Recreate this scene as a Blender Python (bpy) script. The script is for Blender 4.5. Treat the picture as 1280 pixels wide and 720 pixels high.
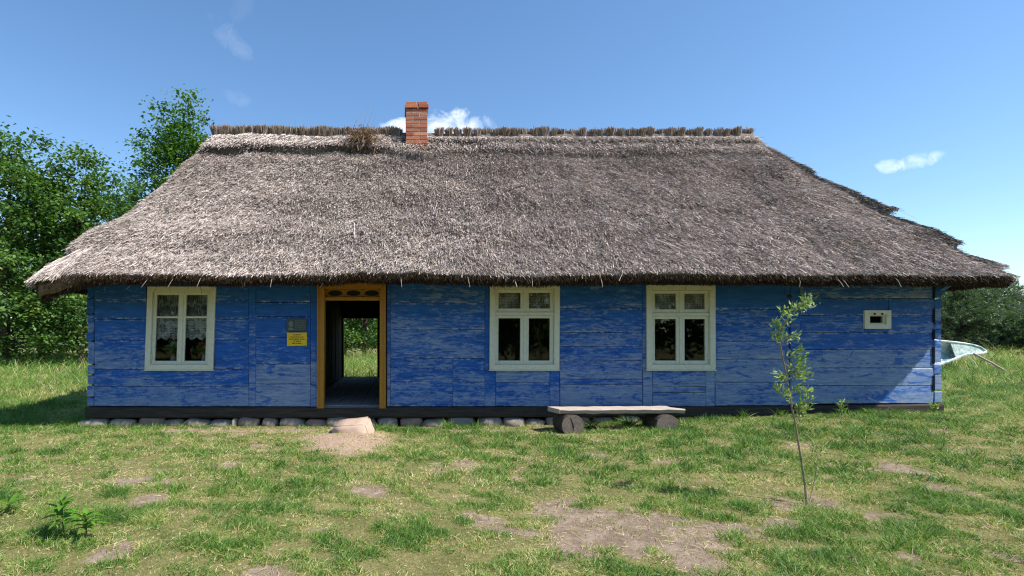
import bpy, bmesh, math, random
import numpy as np
from mathutils import Vector, Matrix, noise as mnoise

for o in list(bpy.data.objects): bpy.data.objects.remove(o)
scene = bpy.context.scene
COL = scene.collection
random.seed(7)
RNG = np.random.default_rng(11)

# ------------------------------------------------------------------ camera
FPX, VX, HY, SC, DIST, EYE = 680.0, 500.0, 422.0, 85.0, 8.0, 1.3
cam_d = bpy.data.cameras.new('camera'); cam = bpy.data.objects.new('camera', cam_d); COL.objects.link(cam)
cam.location = (0, -DIST, EYE); cam.rotation_euler = (math.radians(90), 0, 0)
cam_d.sensor_width = 36; cam_d.lens = FPX / 1280 * 36
cam_d.shift_x = (640 - VX) / 1280; cam_d.shift_y = (HY - 360) / 1280
cam_d.clip_start = 0.05; cam_d.clip_end = 3000
scene.camera = cam

# ------------------------------------------------------------------ sun and sky
SUNV = Vector((0.74, -0.36, 1.0)).normalized()          # direction towards the sun
sun_d = bpy.data.lights.new('sun', 'SUN'); sun = bpy.data.objects.new('sun', sun_d); COL.objects.link(sun)
sun.location = (20, -12, 30); sun.rotation_euler = SUNV.to_track_quat('Z', 'Y').to_euler()
sun_d.energy = 5.0; sun_d.angle = math.radians(0.5); sun_d.color = (1.0, 0.955, 0.89)
world = bpy.data.worlds.new('World'); scene.world = world; world.use_nodes = True
wt = world.node_tree; wt.nodes.clear()
def wn(t, **kw):
    n = wt.nodes.new(t)
    for k, v in kw.items(): setattr(n, k, v)
    return n
def wmath(op, a, b=None):
    n = wn('ShaderNodeMath', operation=op)
    for i, v in enumerate((a, b)):
        if v is None: continue
        if hasattr(v, 'is_linked'): wt.links.new(v, n.inputs[i])
        else: n.inputs[i].default_value = v
    return n.outputs[0]
sky = wn('ShaderNodeTexSky', sky_type='NISHITA')
sky.sun_disc = False; sky.sun_elevation = math.asin(SUNV.z); sky.sun_rotation = math.atan2(SUNV.x, SUNV.y)
sky.air_density = 1.0; sky.dust_density = 0.15; sky.ozone_density = 3.2; sky.altitude = 150
tc = wn('ShaderNodeTexCoord'); sp = wn('ShaderNodeSeparateXYZ'); wt.links.new(tc.outputs['Generated'], sp.inputs[0])
dy = wmath('MAXIMUM', sp.outputs[1], 0.02)
cu = wmath('DIVIDE', sp.outputs[0], dy); cv = wmath('DIVIDE', sp.outputs[2], dy)
front = wmath('GREATER_THAN', sp.outputs[1], 0.05)
comb = wn('ShaderNodeCombineXYZ'); wt.links.new(cu, comb.inputs[0]); wt.links.new(cv, comb.inputs[1])
noi = wn('ShaderNodeTexNoise'); noi.inputs['Scale'].default_value = 24; noi.inputs['Detail'].default_value = 7; noi.inputs['Roughness'].default_value = 0.62
noi.inputs['Distortion'].default_value = 0.6
wt.links.new(comb.outputs[0], noi.inputs['Vector'])
# small fair weather clouds: (azimuth tangent, height tangent, half width, half height, strength, tilt)
clouds = [(0.10, 0.385, 0.085, 0.05, 0.62, 0.0), (0.005, 0.385, 0.05, 0.025, 0.6, 0.0), (0.955, 0.325, 0.062, 0.019, 0.30, 0.20), (0.90, 0.315, 0.036, 0.016, 0.28, 0.1),
          (-0.312, 0.552, 0.055, 0.035, 0.055, -0.7), (-0.298, 0.44, 0.035, 0.02, 0.05, -0.3), (1.3, 0.06, 0.5, 0.035, 0.35, 0.0), (-0.29, 0.61, 0.03, 0.04, 0.018, 0.4)]
tot = None
for (a, b, w, h, s, tl) in clouds:
    du = wmath('SUBTRACT', cu, a); dv = wmath('SUBTRACT', wmath('SUBTRACT', cv, b), wmath('MULTIPLY', du, tl))
    q = wmath('ADD', wmath('POWER', wmath('ABSOLUTE', wmath('DIVIDE', du, w)), 2.0), wmath('POWER', wmath('ABSOLUTE', wmath('DIVIDE', dv, h)), 2.0))
    e = wmath('MAXIMUM', wmath('SUBTRACT', 1.0, q), 0.0)
    val = wmath('ADD', wmath('SUBTRACT', wmath('MULTIPLY', e, 1.15), 0.40), wmath('MULTIPLY', wmath('SUBTRACT', noi.outputs['Fac'], 0.5), 3.0))
    m = wmath('MULTIPLY', wmath('MINIMUM', wmath('MAXIMUM', wmath('MULTIPLY', val, 1.2), 0.0), 1.0), wmath('MULTIPLY', wmath('MINIMUM', wmath('MULTIPLY', e, 2.5), 1.0), s))
    tot = m if tot is None else wmath('ADD', tot, m)
tot = wmath('MULTIPLY', wmath('MINIMUM', tot, 1.0), front)
mixc = wn('ShaderNodeMix', data_type='RGBA'); wt.links.new(tot, mixc.inputs['Factor']); hs = wn('ShaderNodeHueSaturation'); hs.inputs['Saturation'].default_value = 1.10; hs.inputs['Hue'].default_value = 0.498; wt.links.new(sky.outputs[0], hs.inputs['Color']); wt.links.new(hs.outputs[0], mixc.inputs['A'])
mixc.inputs['B'].default_value = (7.6, 8.0, 8.6, 1)
bg = wn('ShaderNodeBackground'); wt.links.new(mixc.outputs['Result'], bg.inputs[0]); bg.inputs[1].default_value = 0.128
wo = wn('ShaderNodeOutputWorld'); wt.links.new(bg.outputs[0], wo.inputs[0])
scene.cycles.use_denoising = True; scene.cycles.denoiser = 'OPENIMAGEDENOISE'; scene.cycles.denoising_prefilter = 'NONE'; scene.cycles.pixel_filter_type = 'BLACKMAN_HARRIS'; scene.cycles.filter_width = 1.2
scene.view_settings.view_transform = 'Standard'; scene.view_settings.look = 'None'
scene.view_settings.exposure = 0.70; scene.view_settings.gamma = 1.0; scene.view_settings.use_curve_mapping = False

# ------------------------------------------------------------------ numpy helpers
def _hash(ix, iy, iz, seed):
    h = (ix.astype(np.int64) * 374761393 + iy.astype(np.int64) * 668265263 + iz.astype(np.int64) * 2147483647 + seed * 974634777) & 0xFFFFFFFF
    h = ((h ^ (h >> 13)) * 1274126177) & 0xFFFFFFFF
    h = ((h ^ (h >> 16)) * 2246822519) & 0xFFFFFFFF
    return ((h ^ (h >> 15)) & 0xFFFFFF) / float(0xFFFFFF)
def vnoise(x, y, z=0.0, seed=0):
    x = np.asarray(x, float); y = np.asarray(y, float) + 0 * x; z = np.asarray(z, float) + 0 * x
    ix, iy, iz = np.floor(x), np.floor(y), np.floor(z)
    fx, fy, fz = x - ix, y - iy, z - iz
    fx, fy, fz = fx*fx*(3-2*fx), fy*fy*(3-2*fy), fz*fz*(3-2*fz)
    r = 0
    for a in (0, 1):
        for b in (0, 1):
            for c in (0, 1):
                w = (fx if a else 1-fx) * (fy if b else 1-fy) * (fz if c else 1-fz)
                r = r + w * _hash(ix+a, iy+b, iz+c, seed)
    return r
def fbm(x, y, z=0.0, seed=0, o=4):
    r, amp, tot_, f = 0, 1.0, 0, 1.0
    for i in range(o):
        r = r + amp * vnoise(np.asarray(x)*f, np.asarray(y)*f, np.asarray(z)*f, seed+i); tot_ += amp; amp *= 0.5; f *= 2.03
    return r / tot_
def ss(a, b, x):
    t = np.clip((np.asarray(x, float)-a)/(b-a), 0, 1); return t*t*(3-2*t)
def norm(v): return v / np.maximum(np.linalg.norm(v, axis=-1, keepdims=True), 1e-9)
def np_mesh(name, V, F, attrs=None, smooth=False):
    """F: list of (N,k) index arrays"""
    me = bpy.data.meshes.new(name)
    V = np.asarray(V, np.float32); F = [np.asarray(f, np.int32) for f in F if len(f)]
    me.vertices.add(len(V)); me.vertices.foreach_set('co', V.ravel())
    loops = np.concatenate([f.ravel() for f in F]); sizes = np.concatenate([np.full(len(f), f.shape[1], np.int32) for f in F])
    me.loops.add(len(loops)); me.loops.foreach_set('vertex_index', loops)
    me.polygons.add(len(sizes)); starts = np.concatenate([[0], np.cumsum(sizes)[:-1]]).astype(np.int32)
    me.polygons.foreach_set('loop_start', starts); me.polygons.foreach_set('loop_total', sizes)
    if smooth: me.polygons.foreach_set('use_smooth', np.ones(len(sizes), bool))
    me.update(calc_edges=True)
    for k, a in (attrs or {}).items():
        at = me.attributes.new(k, 'FLOAT', 'POINT'); at.data.foreach_set('value', np.asarray(a, np.float32))
    return me
def link(name, me, material=None, parent=None, loc=None):
    o = bpy.data.objects.new(name, me); COL.objects.link(o)
    if material is not None and me is not None and len(me.materials) == 0: me.materials.append(material)
    if parent is not None: o.parent = parent
    if loc is not None: o.location = loc
    return o
def tag(o, label=None, cat=None, group=None, kind=None):
    if label: o['label'] = label
    if cat: o['category'] = cat
    if group: o['group'] = group
    if kind: o['kind'] = kind
    return o
def thing(name, label, cat, loc=(0, 0, 0), group=None):
    o = bpy.data.objects.new(name, None); COL.objects.link(o); o.location = loc; o.empty_display_size = 0.1
    return tag(o, label, cat, group)
def blades(P, D, S, L, W, bend=None, segs=1, tip=0.15):
    """ribbons: base points P, unit growth D, unit side S, length, width; returns V, faces"""
    N = len(P); L = np.broadcast_to(L, (N,)); W = np.broadcast_to(W, (N,))
    if bend is None: bend = np.zeros((N, 3))
    rows = []
    for k in range(segs+1):
        f = k/segs; c = P + D*(L*f)[:, None] + bend*(f*f*L)[:, None]
        w = W*(1-(1-tip)*f**1.5)*0.5
        rows.append(c - S*w[:, None]); rows.append(c + S*w[:, None])
    V = np.stack(rows, 1).reshape(-1, 3); nv = 2*(segs+1); b = np.arange(N)*nv
    F = [np.stack([b+2*k, b+2*k+1, b+2*k+3, b+2*k+2], 1) for k in range(segs)]
    return V, F, nv
def randdir(n):
    v = RNG.normal(size=(n, 3)); return norm(v)

class MB:
    """collects boxes, prisms and tubes into one mesh"""
    def __init__(s): s.bm = bmesh.new()
    def box(s, x0, x1, y0, y1, z0, z1, bev=0.0):
        r = bmesh.ops.create_cube(s.bm, size=1.0)
        for v in r['verts']:
            v.co = Vector(((x0+x1)/2+v.co.x*(x1-x0), (y0+y1)/2+v.co.y*(y1-y0), (z0+z1)/2+v.co.z*(z1-z0)))
        if bev > 0:
            es = list({e for v in r['verts'] for e in v.link_edges})
            bmesh.ops.bevel(s.bm, geom=es, offset=bev, segments=1, affect='EDGES')
        return s
    def prism(s, poly, axis, a, b):
        """poly: 2D points; axis 'y': (x,z) extruded over y; 'x': (y,z) over x; 'z': (x,y) over z"""
        def mk(p, q):
            return {'y': (p[0], q, p[1]), 'x': (q, p[0], p[1]), 'z': (p[0], p[1], q)}[axis]
        A = [s.bm.verts.new(mk(p, a)) for p in poly]; B = [s.bm.verts.new(mk(p, b)) for p in poly]; n = len(poly)
        s.bm.faces.new(A); s.bm.faces.new(B[::-1])
        for i in range(n): s.bm.faces.new((A[i], B[i], B[(i+1) % n], A[(i+1) % n]))
        return s
    def tube(s, pts, rad, n=6):
        pts = [Vector(p) for p in pts]; rings = []
        for i, p in enumerate(pts):
            d = (pts[min(i+1, len(pts)-1)] - pts[max(i-1, 0)]).normalized()
            u = d.cross(Vector((0.31, 0.9, 0.2))).normalized(); w = d.cross(u)
            r = rad[i] if hasattr(rad, '__len__') else rad
            rings.append([s.bm.verts.new(p + (u*math.cos(2*math.pi*k/n) + w*math.sin(2*math.pi*k/n))*r) for k in range(n)])
        for a, b in zip(rings, rings[1:]):
            for k in range(n): s.bm.faces.new((a[k], a[(k+1) % n], b[(k+1) % n], b[k]))
        s.bm.faces.new(rings[0][::-1]); s.bm.faces.new(rings[-1])
        return s
    def mesh(s, name, smooth=False):
        me = bpy.data.meshes.new(name); bmesh.ops.recalc_face_normals(s.bm, faces=s.bm.faces[:]); s.bm.to_mesh(me); s.bm.free()
        if smooth:
            for p in me.polygons: p.use_smooth = True
        return me
    def build(s, name, material, parent=None, loc=None, smooth=False):
        return link(name, s.mesh(name, smooth), material, parent, loc)

def WX(px): return (px-VX)/SC
def WZ(py): return EYE+(HY-py)/SC

# ------------------------------------------------------------------ materials
class MT:
    def __init__(s, name, rough=0.8, spec=0.25):
        s.m = bpy.data.materials.new(name); s.m.use_nodes = True; s.t = s.m.node_tree
        s.b = s.t.nodes['Principled BSDF']; s.b.inputs['Roughness'].default_value = rough; s.b.inputs['Specular IOR Level'].default_value = spec
    def n(s, t, **kw):
        x = s.t.nodes.new(t)
        for k, v in kw.items(): setattr(x, k, v)
        return x
    def L(s, a, b): s.t.links.new(a, b)
    def put(s, v, sock):
        if hasattr(v, 'is_linked'): s.L(v, sock)
        else: sock.default_value = v
    def math(s, op, a, b=0.0, clamp=False):
        x = s.n('ShaderNodeMath', operation=op, use_clamp=clamp); s.put(a, x.inputs[0]); s.put(b, x.inputs[1]); return x.outputs[0]
    def pos(s, scale=(1, 1, 1), obj_shift=False, coord='pos'):
        if coord == 'pos': src = s.n('ShaderNodeNewGeometry').outputs['Position']
        else: src = s.n('ShaderNodeTexCoord').outputs['Object']
        if obj_shift:
            oi = s.n('ShaderNodeObjectInfo'); mu = s.n('ShaderNodeMath', operation='MULTIPLY'); s.L(oi.outputs['Random'], mu.inputs[0]); mu.inputs[1].default_value = 37.0
            ad = s.n('ShaderNodeVectorMath', operation='ADD'); s.L(src, ad.inputs[0]); s.L(mu.outputs[0], ad.inputs[1]); src = ad.outputs[0]
        mp = s.n('ShaderNodeVectorMath', operation='MULTIPLY'); s.L(src, mp.inputs[0]); mp.inputs[1].default_value = scale
        return mp.outputs[0]
    def noise(s, vec, scale, detail=5, rough=0.55, dist=0.0):
        x = s.n('ShaderNodeTexNoise'); s.L(vec, x.inputs['Vector']); x.inputs['Scale'].default_value = scale
        x.inputs['Detail'].default_value = detail; x.inputs['Roughness'].default_value = rough; x.inputs['Distortion'].default_value = dist
        return x.outputs['Fac']
    def ramp(s, fac, stops, interp='LINEAR'):
        x = s.n('ShaderNodeValToRGB'); s.L(fac, x.inputs[0]); e = x.color_ramp.elements; x.color_ramp.interpolation = interp
        while len(e) < len(stops): e.new(0.5)
        for i, (p, c) in enumerate(stops):
            e[i].position = p; e[i].color = (c, c, c, 1) if not hasattr(c, '__len__') else (*c, 1)
        return x.outputs[0]
    def mix(s, f, a, b, blend='MIX'):
        x = s.n('ShaderNodeMix', data_type='RGBA', blend_type=blend)
        s.put(f, x.inputs['Factor'])
        for v, k in ((a, 'A'), (b, 'B')):
            if hasattr(v, 'is_linked'): s.L(v, x.inputs[k])
            else: x.inputs[k].default_value = (*v, 1)
        return x.outputs['Result']
    def attr(s, name):
        x = s.n('ShaderNodeAttribute'); x.attribute_name = name; return x.outputs['Fac']
    def rnd(s): return s.n('ShaderNodeObjectInfo').outputs['Random']
    def color(s, c): s.put(c if hasattr(c, 'is_linked') else (*c, 1), s.b.inputs['Base Color']); return s
    def bump(s, h, strength=0.4, dist=0.01):
        x = s.n('ShaderNodeBump'); x.inputs['Strength'].default_value = strength; x.inputs['Distance'].default_value = dist
        s.L(h, x.inputs['Height']); s.L(x.outputs[0], s.b.inputs['Normal']); return s

def m_paint():
    t = MT('worn_blue_paint', 0.62, 0.3)
    big = t.noise(t.pos((0.7, 1, 2.4), True), 1.7, 6, 0.6, 0.5)
    fibre = t.noise(t.pos((2.2, 2, 16), True), 2.0, 6, 0.7)
    blot = t.noise(t.pos((1.7, 3, 8.5), True), 2.6, 8, 0.74, 0.7)
    fine = t.noise(t.pos((6, 14, 24), True), 2.0, 6, 0.8)
    grain = t.noise(t.pos((0.8, 1, 30), True), 2.2, 6, 0.75, 0.25)
    z = t.n('ShaderNodeSeparateXYZ'); t.L(t.n('ShaderNodeNewGeometry').outputs['Position'], z.inputs[0])
    low = t.n('ShaderNodeMapRange'); t.L(z.outputs[2], low.inputs[0]); low.inputs[1].default_value = 0.3; low.inputs[2].default_value = 2.0
    low.inputs[3].default_value = 0.085; low.inputs[4].default_value = -0.115                                # weather reaches the lower boards
    xr = t.n('ShaderNodeMapRange'); t.L(z.outputs[0], xr.inputs[0]); xr.inputs[1].default_value = 1.0; xr.inputs[2].default_value = 8.0
    xr.inputs[3].default_value = -0.005; xr.inputs[4].default_value = 0.03
    m = t.math('ADD', t.math('ADD', t.math('MULTIPLY', big, 0.38), t.math('MULTIPLY', blot, 0.50)), t.math('MULTIPLY', fine, 0.32))
    m = t.math('ADD', t.math('ADD', m, low.outputs[0]), xr.outputs[0])
    m = t.math('ADD', m, t.math('MULTIPLY', t.math('SUBTRACT', t.rnd(), 0.5), 0.12))
    worn = t.ramp(m, [(0.570, 0.0), (0.605, 0.5), (0.70, 1.0)])
    paint = t.mix(t.ramp(fibre, [(0.35, 0.0), (0.7, 1.0)]), (0.007, 0.088, 0.39), (0.013, 0.14, 0.51))
    paint = t.mix(t.ramp(blot, [(0.33, 1.0), (0.5, 0.0)]), paint, (0.005, 0.056, 0.27))
    pale = t.mix(t.ramp(fibre, [(0.3, 0.0), (0.7, 1.0)]), (0.085, 0.18, 0.385), (0.27, 0.365, 0.52))
    pale = t.mix(t.ramp(fine, [(0.5, 0.0), (0.75, 0.75)]), pale, (0.36, 0.37, 0.44))
    c = t.mix(worn, paint, pale)
    daub = t.noise(t.pos((1.0, 1, 2.8), True), 2.3, 7, 0.68, 0.9)                                       # thick leftover coats
    c = t.mix(t.ramp(daub, [(0.575, 0.0), (0.605, 0.9)]), c, paint)
    scr = t.noise(t.pos((5.0, 5, 24), True), 2.6, 6, 0.8, 0.4)                                             # scuffs down to grey wood
    c = t.mix(t.math('MULTIPLY', t.ramp(scr, [(0.60, 0.0), (0.66, 0.8)]), t.ramp(m, [(0.50, 0.0), (0.58, 1.0)])), c, (0.40, 0.43, 0.50))
    c = t.mix(t.math('MULTIPLY', t.ramp(grain, [(0.36, 1.0), (0.5, 0.0)]), 0.45), c, t.mix(0.65, c, (0.01, 0.04, 0.16)))
    c = t.mix(t.math('MULTIPLY', t.ramp(grain, [(0.55, 0.0), (0.68, 1.0)]), t.math('MULTIPLY', worn, 0.45)), c, (0.42, 0.47, 0.56))
    # bare flakes: pale yellowish primer scraped in streaks
    fl = t.noise(t.pos((2.4, 2, 13), True), 3.2, 8, 0.8, 0.6)
    cell = t.noise(t.pos((0.9, 1, 3.0)), 1.9, 3, 0.5)
    hb = t.math('MULTIPLY', t.ramp(fl, [(0.585, 0.0), (0.64, 1.0)]), t.ramp(cell, [(0.50, 0.0), (0.58, 1.0)]))
    c = t.mix(t.math('MULTIPLY', hb, 0.42), c, (0.42, 0.43, 0.36))
    # fine checks along the grain
    ck = t.noise(t.pos((0.9, 1, 60), True), 2.4, 4, 0.6)
    c = t.mix(t.math('MULTIPLY', t.ramp(ck, [(0.29, 1.0), (0.335, 0.0)]), 0.65), c, (0.02, 0.03, 0.09))
    # chipped arrises
    ed = t.math('MULTIPLY', t.ramp(t.attr('edge'), [(0.86, 0.0), (0.97, 1.0)]), t.ramp(t.noise(t.pos((3, 3, 3), True), 2.6, 6, 0.75), [(0.50, 0.0), (0.60, 1.0)]))
    c = t.mix(t.math('MULTIPLY', ed, 0.8), c, (0.40, 0.44, 0.50))
    t.color(c)
    t.bump(t.math('ADD', t.math('MULTIPLY', worn, -0.3), t.math('ADD', fibre, fine)), 0.55, 0.006)
    return t.m
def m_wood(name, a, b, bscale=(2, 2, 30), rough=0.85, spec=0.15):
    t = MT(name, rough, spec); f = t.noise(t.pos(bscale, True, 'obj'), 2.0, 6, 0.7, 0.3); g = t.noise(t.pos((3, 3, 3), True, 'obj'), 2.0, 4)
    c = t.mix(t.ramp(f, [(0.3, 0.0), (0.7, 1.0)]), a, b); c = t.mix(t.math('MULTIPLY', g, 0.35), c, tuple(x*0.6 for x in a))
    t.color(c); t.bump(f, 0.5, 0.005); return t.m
def m_frame(name, a, dirt):
    t = MT(name, 0.5, 0.4)
    g = t.noise(t.pos((6, 6, 6), True), 3.0, 6, 0.7); f = t.noise(t.pos((20, 20, 20), True), 4.0, 4, 0.7)
    c = t.mix(t.ramp(g, [(0.45, 0.0), (0.75, 0.55)]), a, dirt); c = t.mix(t.ramp(f, [(0.66, 0.0), (0.72, 0.7)]), c, (0.16, 0.13, 0.08))
    t.color(c); t.bump(f, 0.25, 0.003); return t.m
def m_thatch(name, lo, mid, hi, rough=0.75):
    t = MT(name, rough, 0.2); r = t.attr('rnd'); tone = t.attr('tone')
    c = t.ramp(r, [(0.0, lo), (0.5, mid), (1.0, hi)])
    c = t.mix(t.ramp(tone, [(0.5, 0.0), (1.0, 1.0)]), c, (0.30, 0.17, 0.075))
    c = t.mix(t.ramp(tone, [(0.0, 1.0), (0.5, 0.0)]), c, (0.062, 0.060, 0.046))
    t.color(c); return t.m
def m_leaf(name, stops, trans=0.35, rough=0.5):
    t = MT(name, rough, 0.3); c = t.ramp(t.attr('rnd'), stops); t.color(c)
    tr = t.n('ShaderNodeBsdfTranslucent'); br = t.mix(1.0, c, (1.25, 1.35, 0.55), 'MULTIPLY'); t.L(br, tr.inputs[0])
    mx = t.n('ShaderNodeMixShader'); mx.inputs[0].default_value = trans
    t.L(t.b.outputs[0], mx.inputs[1]); t.L(tr.outputs[0], mx.inputs[2]); t.L(mx.outputs[0], t.t.nodes['Material Output'].inputs[0]); return t.m
def m_plain(name, c, rough=0.8, spec=0.2, var=0.25, sc=5.0, bump=0.3):
    t = MT(name, rough, spec); f = t.noise(t.pos((1, 1, 1), True), sc, 6, 0.65)
    t.color(t.mix(t.ramp(f, [(0.3, 0.0), (0.7, 1.0)]), tuple(x*(1-var) for x in c), tuple(min(x*(1+var), 1) for x in c))); t.bump(f, bump, 0.01); return t.m
def m_stone():
    t = MT('field_stone', 0.85, 0.2); r = t.rnd()
    c = t.ramp(r, [(0.0, (0.22, 0.175, 0.14)), (0.35, (0.27, 0.225, 0.185)), (0.6, (0.29, 0.18, 0.14)), (0.85, (0.23, 0.20, 0.165)), (1.0, (0.32, 0.24, 0.18))], 'CONSTANT')
    f = t.noise(t.pos((1, 1, 1), True), 28, 6, 0.75); g = t.noise(t.pos((1, 1, 1), True), 6, 4)
    c = t.mix(t.ramp(f, [(0.35, 0.0), (0.7, 1.0)]), c, t.mix(0.35, c, (0.36, 0.33, 0.30))); c = t.mix(t.ramp(g, [(0.5, 0), (0.65, 0.4)]), c, (0.12, 0.12, 0.08))
    t.color(c); t.bump(f, 0.6, 0.01); return t.m
def m_brick():
    t = MT('brick', 0.9, 0.1); r = t.rnd()
    c = t.ramp(r, [(0.0, (0.36, 0.12, 0.065)), (0.3, (0.44, 0.165, 0.085)), (0.55, (0.30, 0.09, 0.055)), (0.8, (0.50, 0.24, 0.14)), (1.0, (0.24, 0.08, 0.055))])
    f = t.noise(t.pos((1, 1, 1), True), 30, 6, 0.75); c = t.mix(t.ramp(f, [(0.5, 0), (0.8, 0.6)]), c, (0.30, 0.20, 0.15)); t.color(c); t.bump(f, 0.6, 0.008); return t.m
def m_glass():
    t = MT('window_glass', 0.02, 0.5)
    tr = t.n('ShaderNodeBsdfTransparent'); tr.inputs[0].default_value = (0.86, 0.89, 0.88, 1)
    gl = t.n('ShaderNodeBsdfGlossy'); gl.inputs['Roughness'].default_value = 0.015; gl.inputs[0].default_value = (0.9, 0.95, 0.95, 1)
    fr = t.n('ShaderNodeFresnel'); fr.inputs[0].default_value = 1.5
    w = t.noise(t.pos((1, 1, 1), True), 3.0, 2); bm_ = t.n('ShaderNodeBump'); bm_.inputs['Strength'].default_value = 0.08; bm_.inputs['Distance'].default_value = 0.01
    t.L(w, bm_.inputs['Height']); t.L(bm_.outputs[0], gl.inputs['Normal'])
    mx = t.n('ShaderNodeMixShader'); t.L(t.math('MULTIPLY', fr.outputs[0], 1.15), mx.inputs[0]); t.L(tr.outputs[0], mx.inputs[1]); t.L(gl.outputs[0], mx.inputs[2])
    t.L(mx.outputs[0], t.t.nodes['Material Output'].inputs[0]); return t.m
def m_lace(name, open_, sx, sz):
    t = MT(name, 0.9, 0.1); t.color((0.80, 0.80, 0.76))
    v = t.n('ShaderNodeTexVoronoi', feature='DISTANCE_TO_EDGE'); t.L(t.pos((sx, 1, sz)), v.inputs['Vector']); v.inputs['Scale'].default_value = 1.0; v.inputs['Randomness'].default_value = 0.55
    f = t.noise(t.pos((1, 1, 1)), 9.0, 2)
    a = t.math('ADD', t.ramp(v.outputs[0], [(0.07, 0.75), (0.16, 0.12)]), t.math('MULTIPLY', t.ramp(f, [(0.48, 0.0), (0.56, 1.0)]), 0.35), True)
    a = t.math('MULTIPLY', a, open_)
    tr = t.n('ShaderNodeBsdfTransparent'); mx = t.n('ShaderNodeMixShader'); t.L(a, mx.inputs[0]); t.L(tr.outputs[0], mx.inputs[1]); t.L(t.b.outputs[0], mx.inputs[2])
    t.L(mx.outputs[0], t.t.nodes['Material Output'].inputs[0]); return t.m

M = {}
M['paint'] = m_paint()
M['tar'] = m_wood('tarred_wood', (0.022, 0.019, 0.017), (0.085, 0.073, 0.064), (1.5, 4, 22))
M['joint'] = m_plain('dark_joint', (0.018, 0.02, 0.03), 0.95, 0.05)  # near-black colour that makes the gaps between boards look dark
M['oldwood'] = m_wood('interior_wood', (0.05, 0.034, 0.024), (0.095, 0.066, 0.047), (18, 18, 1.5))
M['floorwood'] = m_wood('floor_boards', (0.26, 0.25, 0.24), (0.40, 0.38, 0.36), (22, 1.5, 3))
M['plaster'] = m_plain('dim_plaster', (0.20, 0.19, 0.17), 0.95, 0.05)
M['ochre'] = m_frame('ochre_paint', (0.37, 0.175, 0.012), (0.21, 0.10, 0.012))
M['cream'] = m_frame('cream_paint', (0.66, 0.67, 0.55), (0.46, 0.47, 0.36))
M['glass'] = m_glass()
M['lace'] = m_lace('lace', 1.0, 62, 42)
M['sheer'] = m_lace('sheer_curtain', 0.6, 150, 6)
M['straw'] = m_thatch('weathered_straw', (0.215, 0.175, 0.150), (0.44, 0.372, 0.328), (0.69, 0.605, 0.55))
M['tuft'] = m_thatch('ridge_straw', (0.12, 0.092, 0.070), (0.34, 0.265, 0.205), (0.58, 0.48, 0.385))
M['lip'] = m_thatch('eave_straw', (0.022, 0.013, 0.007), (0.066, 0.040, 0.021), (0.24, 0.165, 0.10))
t_ = MT('thatch_body', 0.95, 0.05); f_ = t_.noise(t_.pos((5, 5, 5)), 5, 6, 0.75); t_.color(t_.mix(t_.ramp(f_, [(0.3, 0), (0.7, 1)]), (0.11, 0.09, 0.078), (0.25, 0.21, 0.185))); t_.bump(f_, 0.8, 0.03); M['thatch'] = t_.m
M['stone'] = m_stone(); M['brick'] = m_brick()
M['mortar'] = m_plain('mortar', (0.34, 0.29, 0.25), 0.95, 0.05)
M['sandstone'] = m_plain('pale_step_stone', (0.43, 0.32, 0.245), 0.95, 0.05, 0.16, 14, 0.5)
M['greywood'] = m_wood('bleached_wood', (0.38, 0.31, 0.265), (0.54, 0.46, 0.41), (2, 30, 30))
M['bark'] = m_plain('bark', (0.075, 0.06, 0.048), 0.95, 0.05, 0.4, 9, 0.8)
M['stemgreen'] = m_plain('stem', (0.13, 0.15, 0.06), 0.8, 0.1)
M['leaf'] = m_leaf('broad_leaf', [(0.0, (0.034, 0.085, 0.030)), (0.5, (0.085, 0.175, 0.046)), (0.85, (0.15, 0.245, 0.056)), (1.0, (0.25, 0.29, 0.07))])
M['leaf_b'] = m_leaf('bright_leaf', [(0.0, (0.030, 0.085, 0.014)), (0.5, (0.065, 0.155, 0.022)), (1.0, (0.125, 0.22, 0.035))])
M['pine'] = m_leaf('pine_needle', [(0.0, (0.045, 0.082, 0.045)), (0.6, (0.095, 0.155, 0.075)), (1.0, (0.17, 0.23, 0.11))], 0.25)
M['willow'] = m_leaf('sapling_leaf', [(0.0, (0.10, 0.17, 0.055)), (0.6, (0.20, 0.30, 0.10)), (1.0, (0.33, 0.42, 0.18))], 0.4)
M['seedling'] = m_leaf('seedling_leaf', [(0.0, (0.075, 0.19, 0.02)), (1.0, (0.15, 0.31, 0.035))], 0.4)
M['grass'] = m_leaf('grass_blade', [(0.0, (0.050, 0.125, 0.024)), (0.25, (0.10, 0.225, 0.036)), (0.50, (0.17, 0.29, 0.050)), (0.68, (0.33, 0.36, 0.10)), (0.84, (0.55, 0.46, 0.23)), (1.0, (0.68, 0.58, 0.36))], 0.3, 0.6)

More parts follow.
